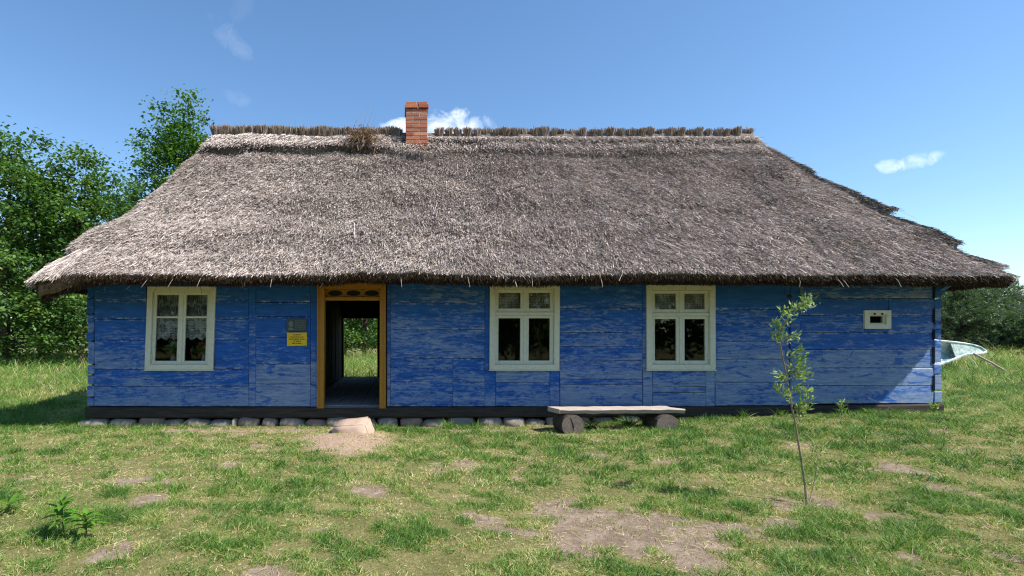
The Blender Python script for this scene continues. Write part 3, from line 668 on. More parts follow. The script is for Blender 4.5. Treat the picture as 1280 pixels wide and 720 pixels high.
def roof_point(s, t):
    E, R, T, N, tau = roof_frame(s, t); sag = -0.10*np.sin(np.pi*np.clip(t, 0, 1))
    return E+T*t[..., None]+N*(roof_disp(s, t, E)+sag)[..., None], T, N, tau, E
nS, nT = 620, 90
sg = np.linspace(0, PER, nS, endpoint=False); tg = np.linspace(0, 1, nT)**1.0
Sg, Tg = np.meshgrid(sg, tg); RP, _, RN, _, _ = roof_point(Sg, Tg); RP = RP-RN*(0.022*np.sin(np.pi*Tg)**0.3)[..., None]
# lip and underside rings, from the edge inwards
E0 = eave(sg); cen = np.stack([np.clip(E0[:, 0], RL+1.5, RR-1.5), 0*sg+RY, 0*sg], -1); inw = cen-E0; inw[:, 2] = 0; inw = norm(inw)
lcor = 0.20*np.exp(-(np.hypot(E0[:, 0]-EXL-0.15, E0[:, 1]-EYF)/0.55)**2); rag = -lcor+0.03*(fbm(sg*6, 0*sg, 0, 71)-0.5)*2+0.02*(fbm(sg*1.1, 0*sg, 0, 72)-0.5)*2
ck_ = (1-0.75*np.clip(lcor/0.2, 0, 1))[:, None]; rings = [E0+inw*0.035*ck_+np.array([0, 0, -0.055])*(2-ck_), E0+inw*0.085*ck_+np.stack([0*sg, 0*sg, -0.105+rag], -1), E0+inw*0.30+np.stack([0*sg, 0*sg, -0.02+0*sg], -1), E0+inw*0.85+np.stack([0*sg, 0*sg, 0.40+0*sg], -1)]
rv = np.concatenate([r for r in rings[::-1]]+[RP.reshape(-1, 3)]); rows_ = len(rings)+nT
a = np.arange(rows_-1)[:, None]*nS; j = np.arange(nS)[None]; j2 = (j+1) % nS
RF = np.stack([a+j, a+j2, a+nS+j2, a+nS+j], -1).reshape(-1, 4)
roof = link('roof', np_mesh('roof', rv, [RF], None, True), M['thatch'], cottage)

def straw_layer(n, smin, smax, tmin, tmax, lmin, lmax, wmin, wmax, lift, swing, tone=None, dens=None, bright=0.0, jit=0.012):
    s = RNG.uniform(smin, smax, n*2); t = RNG.uniform(tmin, tmax, n*2)
    E = eave(s); half = np.clip(E[:, 0], RL, RR); shrink = np.where(np.abs(E[:, 0]-half) > 0.01, 1-0.85*t, 1.0)
    keep = RNG.random(n*2) < shrink
    if dens is not None: keep &= RNG.random(n*2) < dens(s, t)
    s, t = s[keep][:n], t[keep][:n]; n = len(s)
    P, T, N, tau, E = roof_point(s, t)
    D = -norm(T); ang = RNG.normal(0, swing, n)+0.5*(fbm(s*1.4, t*6, 0, 90)-0.5); lf = np.abs(RNG.normal(lift, lift*0.6, n))
    d = norm(D*np.cos(ang)[:, None]+tau*np.sin(ang)[:, None]); d = norm(d*np.cos(lf)[:, None]+N*np.sin(lf)[:, None])
    S = norm(np.cross(d, randdir(n)+N*0.6)); L = RNG.uniform(lmin, lmax, n); W = RNG.uniform(wmin, wmax, n)
    P = P+N*RNG.uniform(-jit, jit*0.6, n)[:, None]-d*(L*0.35)[:, None]
    V, F, nv = blades(P, d, S, L, W, norm(randdir(n))*0.12, 1, 0.6)
    patch = fbm(s*1.1, t*5, 0, 95)
    r = np.clip(RNG.beta(1.7, 1.7, n)*0.95+0.04+0.5*(patch-0.5)+bright, 0, 1)
    tn = np.full(n, 0.5) if tone is None else tone(s, t, E)
    return V, F[0], np.repeat(r, nv), np.repeat(tn, nv)
def merge(parts, name, material, parent, kind='stuff'):
    V = []; F = []; r = []; tn = []; b = 0
    for (v, f, a_, c_) in parts: V.append(v); F.append(f+b); r.append(a_); tn.append(c_); b += len(v)
    o = link(name, np_mesh(name, np.concatenate(V), [np.concatenate(F)], {'rnd': np.concatenate(r), 'tone': np.concatenate(tn)}), material, parent)
    if kind: o['kind'] = kind
    return o
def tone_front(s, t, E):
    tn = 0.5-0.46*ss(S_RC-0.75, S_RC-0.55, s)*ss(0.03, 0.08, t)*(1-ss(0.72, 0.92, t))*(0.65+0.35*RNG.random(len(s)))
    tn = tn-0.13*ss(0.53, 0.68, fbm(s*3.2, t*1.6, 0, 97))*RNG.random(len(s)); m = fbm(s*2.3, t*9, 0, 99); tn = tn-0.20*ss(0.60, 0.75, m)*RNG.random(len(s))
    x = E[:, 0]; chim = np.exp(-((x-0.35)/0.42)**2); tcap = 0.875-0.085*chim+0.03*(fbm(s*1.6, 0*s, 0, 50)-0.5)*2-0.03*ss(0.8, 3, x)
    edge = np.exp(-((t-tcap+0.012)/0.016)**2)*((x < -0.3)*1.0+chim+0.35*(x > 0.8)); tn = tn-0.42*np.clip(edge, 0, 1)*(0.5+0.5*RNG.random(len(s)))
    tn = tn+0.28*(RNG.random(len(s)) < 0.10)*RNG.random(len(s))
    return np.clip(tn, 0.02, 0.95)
A0, A1 = -0.5, S_RC+0.9
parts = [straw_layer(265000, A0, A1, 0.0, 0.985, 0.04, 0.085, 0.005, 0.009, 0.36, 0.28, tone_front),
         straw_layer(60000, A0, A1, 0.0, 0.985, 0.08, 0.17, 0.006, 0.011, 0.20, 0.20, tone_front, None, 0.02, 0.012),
         straw_layer(500, A0, A1, 0.02, 0.95, 0.25, 0.55, 0.005, 0.008, 0.08, 0.22, None, None, 0.35, 0.02),
         straw_layer(26000, A0, S_FR+0.4, 0.89, 0.985, 0.14, 0.30, 0.007, 0.012, 0.10, 0.25, None, lambda s, t: 0.25+0.75*(1-ss(S_FL+4.0, S_FL+5.0, s)), 0.26, 0.03),
         straw_layer(8000, -0.25, 0.95, 0.0, 0.125, 0.16, 0.30, 0.006, 0.010, 0.04, 0.09, None, None, 0.10, 0.015),
         straw_layer(20000, S_RC+0.9, PER-0.5, 0.0, 0.985, 0.16, 0.34, 0.014, 0.024, 0.25, 0.35)]
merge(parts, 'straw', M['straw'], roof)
# eave fringe: cut ends on the lip, brown and mostly pointing down
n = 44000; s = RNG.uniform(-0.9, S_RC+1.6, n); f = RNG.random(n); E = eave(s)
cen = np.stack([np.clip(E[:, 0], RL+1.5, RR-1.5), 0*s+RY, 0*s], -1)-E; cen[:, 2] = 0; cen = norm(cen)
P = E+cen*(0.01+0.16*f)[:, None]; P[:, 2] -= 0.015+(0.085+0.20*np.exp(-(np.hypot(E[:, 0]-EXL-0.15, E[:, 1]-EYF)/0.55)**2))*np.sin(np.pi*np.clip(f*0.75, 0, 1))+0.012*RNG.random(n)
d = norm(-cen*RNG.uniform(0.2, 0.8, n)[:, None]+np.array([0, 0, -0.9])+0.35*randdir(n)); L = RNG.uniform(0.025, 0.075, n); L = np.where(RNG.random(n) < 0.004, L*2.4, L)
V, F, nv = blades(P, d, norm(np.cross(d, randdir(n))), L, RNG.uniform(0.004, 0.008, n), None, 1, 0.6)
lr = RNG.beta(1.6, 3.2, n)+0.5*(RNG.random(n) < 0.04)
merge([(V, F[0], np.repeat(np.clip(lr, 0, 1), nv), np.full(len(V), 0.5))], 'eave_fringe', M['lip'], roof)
for (px, ang) in ((186, -0.6), (217, -0.45), (251, -0.3), (340, -0.1), (501, 0.1), (585, 0.15), (751, 0.1), (1046, 0.5), (1052, 0.5), (1000, -0.2), (1120, 0.3), (665, 0.0)):
    x = (px-VX)*7.2/FPX; b = MB(); z = EZ-0.05; b.tube([(x, EYF+0.02, z), (x+0.06*ang, EYF-0.02, z-0.07), (x+0.14*ang, EYF-0.03, z-0.14)], [0.004, 0.0035, 0.0025], 4); b.build('loose_straw', M['greywood'], roof)
# ridge roll and the row of ridge sheaves
b = MB(); b.tube([(RL-0.02+(RR-RL+0.04)*i/30, RY, RZ-0.05+0.012*math.sin(i*1.3)) for i in range(31)], 0.12, 8); b.build('ridge_roll', M['thatch'], roof, smooth=True)
def tuft_mesh(seed):
    g = np.random.default_rng(seed); n = 260
    a = g.uniform(0, 2*np.pi, n); r = np.sqrt(g.random(n))
    P = np.stack([0.052*r*np.cos(a), 0.07*r*np.sin(a), g.uniform(-0.05, 0.01, n)], -1)
    top = np.stack([0.088*r*np.cos(a), 0.12*r*np.sin(a), 0.165+g.normal(0, 0.012, n)], -1); top += g.normal(0, 0.012, (n, 3))
    d = top-P; L = np.linalg.norm(d, axis=1); d = d/L[:, None]; S = norm(np.cross(d, norm(g.normal(size=(n, 3)))))
    V, F, nv = blades(P, d, S, L, g.uniform(0.008, 0.014, n), None, 1, 0.8)
    rr_ = np.clip(g.beta(2, 2.4, n), 0, 1); me = np_mesh('ridge_tuft', V, [F[0]], {'rnd': np.repeat(rr_, nv), 'tone': np.full(len(V), 0.5)+np.repeat(g.uniform(-0.12, 0.18, n), nv)})
    me.materials.append(M['tuft']); return me
TM = [tuft_mesh(i) for i in range(5)]
x = RL+0.02; k = 0
while x < RR:
    left = x < 0.1; st = random.uniform(0.095, 0.125) if left else random.uniform(0.180, 0.215)
    if not (0.05 < x < 0.60):
        o = link('ridge_tuft', TM[k % 5], None, roof); dz = 0.05*max(0, (0-x)/4) if left else 0
        o.location = (x, RY-0.06+random.uniform(-0.03, 0.03), RZ-0.022+random.uniform(-0.012, 0.012)+dz); o.rotation_euler = (random.uniform(-0.08, 0.08), random.uniform(-0.12, 0.12), random.uniform(0, 6)); sc_ = random.uniform(0.88, 1.05); o.scale = (sc_*1.0, sc_, sc_*random.uniform(0.88, 1.02)*(0.95 if left else 0.95))
    x += st; k += 1
# pale bound ends splayed between the sheaves
n = 14000; xs_ = RNG.uniform(RL, RR, n); P = np.stack([xs_, RY-0.13-0.08*RNG.random(n), RZ-0.06-0.05*RNG.random(n)], -1)
d = norm(np.stack([RNG.normal(0, 0.5, n), -0.8+0*xs_, -0.55+0*xs_], -1)+0.25*randdir(n)); V, F, nv = blades(P, d, norm(np.cross(d, randdir(n))), RNG.uniform(0.08, 0.2, n), RNG.uniform(0.007, 0.012, n), None, 1, 0.6)
merge([(V, F[0], np.repeat(np.clip(RNG.beta(3, 2, n)+0.2, 0, 1), nv), np.full(len(V), 0.5))], 'binding_straw', M['straw'], roof)
# eave brace at the right hand corner
b = MB(); b.prism([(-0.05, 1.98), (-0.45, 2.22), (-0.45, 2.30), (-0.05, 2.07)], 'x', XR-0.09, XR-0.01); br_ = b.build('eave_brace', M['paint'], cottage)
b = MB(); b.prism([(-0.05, 2.02), (-0.40, 2.24), (-0.40, 2.31), (-0.05, 2.10)], 'x', XL+0.01, XL+0.09); b.build('eave_brace', M['paint'], cottage)
for px in (664,):
    b = MB(); x = WX(px); b.box(x-0.07, x+0.07, -0.30, 0.03, 2.14, 2.24, 0.01); b.build('beam_end', M['paint'], cottage)

# ------------------------------------------------------------------ chimney
CX0, CX1, CY0, CY1 = 0.115, 0.535, 2.60, 3.04
b = MB(); b.box(CX0+0.008, CX1-0.008, CY0+0.008, CY1-0.008, 4.55, 5.76); chim = b.build('chimney', M['mortar'], cottage)
def brick_mesh(l, w, h, seed):
    b = MB(); b.box(-l/2, l/2, -w/2, w/2, -h/2, h/2, 0.006)
    for v in b.bm.verts: v.co += 0.004*mnoise.noise_vector(v.co*14+Vector((seed, 0, 0)))
    me = b.mesh('brick'); me.materials.append(M['brick']); return me
BL = {}
def brick(x, y, z, l, w, h, rot=0):
    key = (round(l, 3), round(w, 3), round(h, 3), random.randint(0, 1))
    if key not in BL: BL[key] = brick_mesh(*key[:3], key[3]*5.0)
    o = link('brick', BL[key], None, chim); o.location = (x, y, z); o.rotation_euler = (random.uniform(-0.01, 0.01), random.uniform(-0.012, 0.012), rot+random.uniform(-0.012, 0.012)); return o
H = 0.062; g = 0.0150; z = 4.62; r_ = 0; cw = CX1-CX0; cd = CY1-CY0
while z < 5.70:
    lg, sh = 0.262, cw-0.262-g
    order = [lg, sh] if r_ % 2 else [sh, lg]
    for yy in (CY0+0.06, CY1-0.06):
        x = CX0
        for l in order:
            brick(x+l/2, yy+random.uniform(-0.004, 0.004), z+H/2, l, 0.12, H); x += l+g
        order = order[::-1]
    for xx in (CX0+0.06, CX1-0.06): brick(xx+random.uniform(-0.003, 0.003), (CY0+CY1)/2, z+H/2, cd-0.24-2*g, 0.119, H, math.pi/2)
    z += H+g; r_ += 1
for l, xo in ((0.25, CX0-0.02), (cw+0.04-0.25-g, CX0-0.02+0.25+g)):     # corbelled cap course
    for yy in (CY0+0.045, CY1-0.045): brick(xo+l/2, yy, z+0.036, l, 0.13, 0.07)
brick(CX0+0.045, (CY0+CY1)/2, z+0.036, cd-0.22-2*g, 0.13, 0.07, math.pi/2); brick(CX1-0.045, (CY0+CY1)/2, z+0.036, cd-0.22-2*g, 0.13, 0.07, math.pi/2)
for l, xo in ((0.20, CX0+0.005), (cw-0.01-0.2-g, CX0+0.005+0.2+g)):
    for yy in (CY0+0.065, CY1-0.065): brick(xo+l/2, yy, z+0.103, l, 0.12, 0.055)

# ------------------------------------------------------------------ things on and at the wall
def letters(rows_, x0, x1, zt, zb, y, h):
    b = MB(); n = len(rows_)
    for i, spec in enumerate(rows_):
        z = zt+(zb-zt)*(i+0.5)/n; a, c, words_ = spec; x = x0+(x1-x0)*a; e = x0+(x1-x0)*c
        while x < e-0.002:
            wl = min(random.uniform(0.018, 0.05), e-x); k = x
            while k < x+wl-0.003:
                b.box(k, k+0.0036, y, y+0.0015, z-h/2, z+h/2); k += 0.0062
                if random.random() < 0.5: b.box(k-0.0062+0.0036, k, y+.0002, y+0.0014, z+random.choice((-0.5, 0.3, 0.0))*h*0.8, z+random.choice((-0.5, 0.3, 0.0))*h*0.8+h*0.25)
            x += wl+0.008
    return b
yel = MT('sign_yellow', 0.45, 0.4); yel.color((0.72, 0.50, 0.012)); ink = MT('sign_ink', 0.6); ink.color((0.03, 0.028, 0.02)); gr = MT('plaque_metal', 0.5, 0.4); gr.color((0.045, 0.068, 0.07)); gl_ = MT('plaque_relief', 0.5, 0.4); gl_.color((0.15, 0.18, 0.17))
x0, x1, z0, z1 = WX(359.2), WX(384), WZ(432.2), WZ(415.6)
sg_ = thing('information_sign', 'small yellow sign with dark lettering left of the door', 'sign', ((x0+x1)/2, -0.02, z0))
def at(o_, root): o_.location = -Vector(root.location); return o_
b = MB(); b.prism([(x0, z0-0.006), (x1, z0+0.004), (x1, z1), (x0, z1-0.003)], 'y', -0.028, -0.018); at(b.build('board', yel.m, sg_), sg_)
at(letters([(0.30, 0.72, 0), (0.18, 0.84, 0), (0.10, 0.92, 0), (0.34, 0.70, 0), (0.26, 0.74, 0)], x0, x1, z1-0.02, z0+0.02, -0.0295, 0.014).build('lettering', ink.m, sg_), sg_)
x0, x1, z0, z1 = WX(358.8), WX(383.6), WZ(414.3), WZ(398.2)
sg_ = thing('memorial_plaque', 'dark grey plaque with a relief portrait above the yellow sign', 'plaque', ((x0+x1)/2, -0.02, z0))
b = MB(); b.box(x0, x1, -0.030, -0.018, z0, z1, 0.002); at(b.build('board', gr.m, sg_), sg_)
cx, cz = x0+0.062, (z0+z1)/2+0.015
b = MB(); b.prism([(cx+0.034*math.cos(2*math.pi*i/18), cz+0.045*math.sin(2*math.pi*i/18)) for i in range(18)], 'y', -0.034, -0.0302); b.prism([(cx-0.045, z0+0.018), (cx+0.045, z0+0.018), (cx+0.028, z0+0.055), (cx-0.028, z0+0.055)], 'y', -0.034, -0.0303); at(b.build('portrait_relief', gl_.m, sg_), sg_)
at(letters([(0.42, 0.95, 0)]*6, x0, x1, z1-0.02, z0+0.02, -0.0315, 0.010).build('lettering', gl_.m, sg_), sg_)
# lace curtains
def curtain(name, label, xa, xb, zt, zb, y, mat, scal=0, sk=0.0):
    nx, nz = 60, 10; V = []
    for i in range(nx+1):
        x = xa+(xb-xa)*i/nx; edge = zb-(abs(math.sin(i/nx*math.pi*scal))*0.05 if scal else 0)
        for k in range(nz+1):
            z = zt+(edge-zt)*k/nz; V.append((x+sk*(z-WZ(460)), y+0.012*math.sin(x*75)+0.004*math.sin(x*31+1), z))
    F = [(i*(nz+1)+k, (i+1)*(nz+1)+k, (i+1)*(nz+1)+k+1, i*(nz+1)+k+1) for i in range(nx) for k in range(nz)]
    me = bpy.data.meshes.new(name); me.from_pydata(V, [], F); o = link(name, me, M[mat]); 
    return tag(o, label, 'curtain')
curtain('sheer_curtain', 'plain sheer curtain across the top panes of the leftmost window', WX(186), WX(264), WZ(360), WZ(396), 0.066, 'sheer', 0, 0.036)
curtain('lace_curtain', 'scalloped white lace curtain in the leftmost window, above the flowers', WX(186), WX(264), WZ(394), WZ(421), 0.085, 'lace', 7, 0.036)
curtain('lace_curtain', 'lace panel in the upper panes of the middle window', WX(616), WX(694), WZ(359), WZ(391), 0.075, 'lace', 0)
curtain('lace_curtain', 'lace panel in the upper panes of the window above the bench end', WX(812), WX(889), WZ(360), WZ(392), 0.075, 'lace', 0)
# flowers standing inside the first window
def petals_mesh(cx, cy, cz, r, n, size):
    c = randdir(n)*np.array([1, 0.8, 0.75])*(r*RNG.random(n)**0.4)[:, None]+np.array([cx, cy, cz]); k = 9
    P = np.repeat(c, k, 0)+randdir(n*k)*size*0.3; d = norm(P-np.repeat(c, k, 0)+0.3*randdir(n*k)); V, F, nv = blades(P, d, norm(np.cross(d, randdir(n*k))), size, size*0.7, None, 1, 0.7)
    return V, F[0], np.repeat(RNG.random(n*k), nv), np.full(len(V), 0.5)
white = m_leaf('white_petal', [(0, (0.55, 0.6, 0.5)), (1, (0.8, 0.8, 0.75))]); pink = m_leaf('pink_petal', [(0, (0.55, 0.10, 0.08)), (1, (0.75, 0.22, 0.18))])
sillb = MB(); sillb.box(WX(184), WX(268), 0.10, 0.42, 0.875, 0.905, 0.004); tb_ = sillb.build('window_board', M['cream'], cottage)
vz = MT('vase_glaze', 0.3, 0.5); vz.color((0.30, 0.36, 0.36))
for (px, label, mat, cz) in ((206, 'vase of white flowers behind the leftmost window', white, WZ(433)), (246, 'vase of red and pink flowers behind the leftmost window', pink, WZ(433))):
    x = WX(px)+0.012; y = 0.26; fv = thing('flower_vase', label, 'vase', (x, y, 0.905))
    b = MB(); b.tube([(0, 0, 0.0), (0, 0, 0.03), (0, 0, 0.09), (0, 0, 0.13), (0, 0, 0.15)], [0.030, 0.042, 0.036, 0.020, 0.026], 10); b.build('vase', vz.m, fv, smooth=True)
    p = petals_mesh(0, 0, cz-0.905, 0.10, 34, 0.034); merge([p], 'flowers', mat, fv, None)
    p = petals_mesh(0, 0, cz-0.905-0.05, 0.12, 26, 0.05); merge([p], 'leaves', M['leaf_b'], fv, None)

# ------------------------------------------------------------------ bench, step
bx0, bx1, by = (686-VX)*7.45/FPX, (853-VX)*7.35/FPX, -0.62
bench = thing('log_bench', 'bleached plank bench on two logs against the blue wall', 'bench', ((bx0+bx1)/2, by, 0.02))
b = MB(); nseg = 16; prs = []
for i in range(nseg+1):
    f = i/nseg; x = bx0+(bx1-bx0)*f; yb, yf = -0.42+0.01*math.sin(i), -0.72+0.012*math.sin(i*1.9); zt = 0.338+0.010*f+0.003*math.sin(i*2.3)
    xb_ = x+(0.02 if i == 0 else (-0.18 if i == nseg else 0)); xf_ = x+(0.10 if i == 0 else 0)
    chip = 0.012*max(0, mnoise.noise((i*0.9, 3, 1)))
    th = 0.062+0.012*mnoise.noise((i*0.7, 0, 0))
    prs.append([b.bm.verts.new(c) for c in ((xb_, yb, zt), (xf_, yf+0.012, zt-0.001), (xf_, yf-0.0, zt-0.012-chip), (xf_, yf+0.025, zt-th), (xb_, yb, zt-th))])
for p, q in zip(prs, prs[1:]):
    for k in range(5): b.bm.faces.new((p[k], p[(k+1) % 5], q[(k+1) % 5], q[k]))
b.bm.faces.new(prs[0]); b.bm.faces.new(prs[-1][::-1]); at(b.build('seat_plank', M['greywood'], bench), bench)
t_ = MT('log_end_grain', 0.95, 0.05); v_ = t_.pos((1, 1, 1), False, 'obj'); wv = t_.n('ShaderNodeTexWave', wave_type='RINGS', rings_direction='Y'); t_.L(v_, wv.inputs['Vector']); wv.inputs['Scale'].default_value = 9; wv.inputs['Distortion'].default_value = 2.5; wv.inputs['Detail'].default_value = 3
nz_ = t_.noise(v_, 20, 5, 0.7); cc = t_.mix(wv.outputs['Fac'], (0.15, 0.122, 0.105), (0.20, 0.168, 0.145)); t_.color(t_.mix(t_.ramp(nz_, [(0.4, 0), (0.7, 0.7)]), cc, (0.09, 0.075, 0.065))); t_.bump(nz_, 0.6, 0.01); M['endgrain'] = t_.m
def log(xc, r, flat, seedl, crack):
    b = MB(); n = 22; ringF = []; R0 = []; y0, y1 = -0.76, -0.36
    prof = []
    for i in range(n):
        a = 2*math.pi*i/n; rr_ = r*(1+0.05*mnoise.noise((math.cos(a)*1.5+seedl, math.sin(a)*1.5, 0))); prof.append((rr_*math.cos(a)*1.06, min(rr_*math.sin(a), r*0.93)))
    vs = []
    for yy, k in ((y0, 0.94), (y0+0.012, 1), (y1, 1.0)): vs.append([b.bm.verts.new((p*k, yy, q*k)) for p, q in prof])
    for A, B in zip(vs, vs[1:]):
        for i in range(n): b.bm.faces.new((A[i], A[(i+1) % n], B[(i+1) % n], B[i]))
    b.bm.faces.new(vs[0][::-1]); b.bm.faces.new(vs[-1])
    o = b.build('log_support', M['bark'], bench); o.location = Vector((xc, 0, 0.128))-Vector(bench.location)
    bb = MB(); bb.prism([(p*0.92, q*0.92) for p, q in prof], 'y', y0-0.004, y0+0.004); bb.build('end_grain', M['endgrain'], o)
    bb = MB(); bb.prism(crack, 'y', y0-0.006, y0+0.001); bb.build('crack', M['joint'], o)
log((715.5-VX)*7.24/FPX, 0.150, True, 1.0, [(-0.03, 0.10), (-0.022, 0.105), (0.0, 0.05), (0.022, -0.01), (0.012, -0.09), (0.004, -0.02), (-0.012, 0.045)])
log((834-VX)*7.24/FPX, 0.150, True, 6.0, [(-0.06, -0.085), (-0.01, -0.07), (0.05, -0.088), (0.06, -0.083), (0.0, -0.058), (-0.055, -0.075)])
# pale stone step in front of the door
st = bmesh.new(); X = lambda px, D: (px-VX)*D/FPX
pr = [(X(414.5, 7.25), -0.82, -0.05), (X(464, 7.1), -0.92, -0.05), (X(468, 7.3), -0.70, -0.05), (X(470, 7.6), -0.40, -0.05), (X(417, 7.6), -0.38, -0.05),
      (X(415.5, 7.25), -0.80, 0.125), (X(455, 7.1), -0.84, 0.165), (X(463, 7.3), -0.66, 0.175), (X(462, 7.6), -0.42, 0.205), (X(421, 7.6), -0.40, 0.15)]
vs = [st.verts.new(p) for p in pr]; st.faces.new(vs[:5][::-1]); st.faces.new(vs[5:])
for i in range(5): st.faces.new((vs[i], vs[(i+1) % 5], vs[5+(i+1) % 5], vs[5+i]))
bmesh.ops.bevel(st, geom=st.edges[:], offset=0.022, segments=2, affect='EDGES'); bmesh.ops.triangulate(st, faces=st.faces[:]); bmesh.ops.subdivide_edges(st, edges=st.edges[:], cuts=2, use_grid_fill=True)
for v in st.verts: v.co += 0.011*mnoise.noise_vector(v.co*6)+0.005*mnoise.noise_vector(v.co*21)
bmesh.ops.recalc_face_normals(st, faces=st.faces[:]); me = bpy.data.meshes.new('stone_step'); st.to_mesh(me); st.free(); o = link('stone_step', me, M['sandstone'])
for p in me.polygons: p.use_smooth = True
tag(o, 'pale wedge shaped stone step below the door', 'step')

# ------------------------------------------------------------------ trees
def broad_tree(name, label, base, H, R, z0, ncl, nlf, ls, seed, tr=0.2, mat='leaf', group=None, lean=(0, 0), csize=0.55, fork=0, squash=1.0):
    g = np.random.default_rng(seed); bx, by_ = base; bz = float(gz(np.array([bx]), np.array([by_]))[0])
    root = thing(name, label, 'tree', (bx, by_, bz), group)
    tb = MB(); top = H*0.86
    def trunk(fx, fy, r0, h0, h1, ox=0, oy=0):
        P_ = []; rr_ = []
        for i in range(9):
            f = i/8; P_.append((ox+fx*f+0.12*math.sin(f*5+seed)*f, oy+fy*f+0.1*math.cos(f*4+seed)*f, h0+(h1-h0)*f)); rr_.append(max(r0*(1-0.8*f), 0.015))
        tb.tube(P_, rr_, 7); return P_
    trunks = [trunk(lean[0], lean[1], tr, -0.1, top)]
    for k in range(fork): trunks.append(trunk(lean[0]+(-1)**k*R*0.35, lean[1]+g.uniform(-.4, .4), tr*0.7, H*0.17, top*0.92, 0, 0))
    # crown clumps spread through the crown's volume
    u = g.random(ncl)**0.9; a = g.uniform(0, 2*np.pi, ncl); prof = np.sqrt(np.clip(1-((u-0.42)/0.60)**2, 0.02, 1))
    lob = 0.50+0.85*vnoise(np.cos(a)*2.0+seed, np.sin(a)*2.0, u*4.0, seed)
    rad = R*prof*lob*g.random(ncl)**0.42
    C = np.stack([rad*np.cos(a)+lean[0]*u, rad*np.sin(a)*squash+lean[1]*u, z0+(H-z0)*u*(0.80+0.20*np.clip(2.6*vnoise(np.cos(a)*2.2+3*seed, np.sin(a)*2.2, 0.5, seed+5)-0.8, 0, 1))], -1)
    for i in range(0, ncl, 3):
        T0 = trunks[i % len(trunks)]; hz_ = max(0.15*H, C[i, 2]-0.45*np.hypot(*C[i, :2])-0.2); q = min(range(len(T0)), key=lambda k: abs(T0[k][2]-hz_)); p0 = np.array(T0[q]); p2 = C[i]; p1 = (p0+p2)/2+np.array([0, 0, 0.12*np.linalg.norm(p2-p0)])*g.uniform(-0.3, 1)
        r0 = max(0.012, tr*0.20*(1-C[i, 2]/H)+0.012); tb.tube([p0, p1, p2], [r0, r0*0.6, 0.006], 4)
    tb.build('trunk', M['bark'], root)
    sz = csize*(0.6+0.8*g.random(ncl)); n = ncl*nlf; ci = np.repeat(np.arange(ncl), nlf)
    off = g.normal(size=(n, 3))*np.array([1, 1, 0.55])*sz[ci][:, None]*0.62
    P = C[ci]+off; P[:, 2] = np.maximum(P[:, 2], 0.25)
    up = norm(np.stack([g.normal(0, 0.55, n), g.normal(0, 0.55, n), 0.9+0*P[:, 0]], -1)); d = norm(np.cross(up, norm(g.normal(size=(n, 3)))))+np.array([0, 0, -0.25]); d = norm(d); S = norm(np.cross(d, up))
    L = ls*(0.6+0.8*g.random(n)); W = L*(0.5+0.25*g.random(n))
    m1 = P+d*(L*0.45)[:, None]; V = np.stack([P, m1-S*(W*0.5)[:, None]+up*(W*0.12)[:, None], P+d*L[:, None], m1+S*(W*0.5)[:, None]+up*(W*0.12)[:, None]], 1).reshape(-1, 3)
    F = np.arange(n*4).reshape(n, 4); r = np.clip(0.5*g.random(ncl)[ci]+0.55*g.random(n)-0.05, 0, 1)
    link('crown', np_mesh('crown', V, [F], {'rnd': np.repeat(r, 4)}), M[mat], root)
    return root
def place(px, depth): return ((px-VX)*depth/FPX, depth-DIST)
def hgt(py, depth): return EYE+(HY-py)*depth/FPX
G1 = 'leafy trees beyond the left end of the cottage'
broad_tree('maple_tree', 'tall leafy tree at the left edge of the picture', place(8, 25), hgt(163, 25), 3.4, 0.35, 330, 75, 0.19, 3, 0.22, 'leaf', G1)
broad_tree('maple_tree', 'leafy tree beside the left eave, its dark trunk showing under the crown', place(100, 26), hgt(192, 26), 3.0, 1.0, 270, 75, 0.19, 8, 0.17, 'leaf', G1)
broad_tree('ash_tree', 'bright green tree rising above the left end of the roof', place(224, 31), hgt(122, 31), 3.4, 3.0, 310, 70, 0.20, 14, 0.25, 'leaf_b', G1, csize=0.62)
broad_tree('maple_tree', 'low dark tree in the gap between the two tall left trees', place(52, 34), hgt(240, 34), 4.2, 0.6, 220, 80, 0.20, 21, 0.2, 'leaf', G1)
broad_tree('hazel_bush', 'bushy tree behind the left slope of the roof', place(155, 36), hgt(228, 36), 3.4, 0.6, 160, 100, 0.19, 25, 0.15, 'leaf', G1)
G2 = 'trees seen through the open back door'
broad_tree('fork_tree', 'tree with forked trunks framed by the back doorway', place(455, 30), 9.0, 2.6, 0.9, 130, 90, 0.17, 31, 0.13, 'leaf', G2, fork=2)
broad_tree('hazel_bush', 'low leafy bush left of the forked trunks beyond the doorway', place(432, 33), 5.5, 2.2, 0.5, 90, 90, 0.17, 36, 0.12, 'leaf_b', G2)
broad_tree('hazel_bush', 'low leafy bush right of the forked trunks beyond the doorway', place(482, 35), 6.0, 2.4, 0.5, 90, 90, 0.17, 39, 0.12, 'leaf_b', G2)

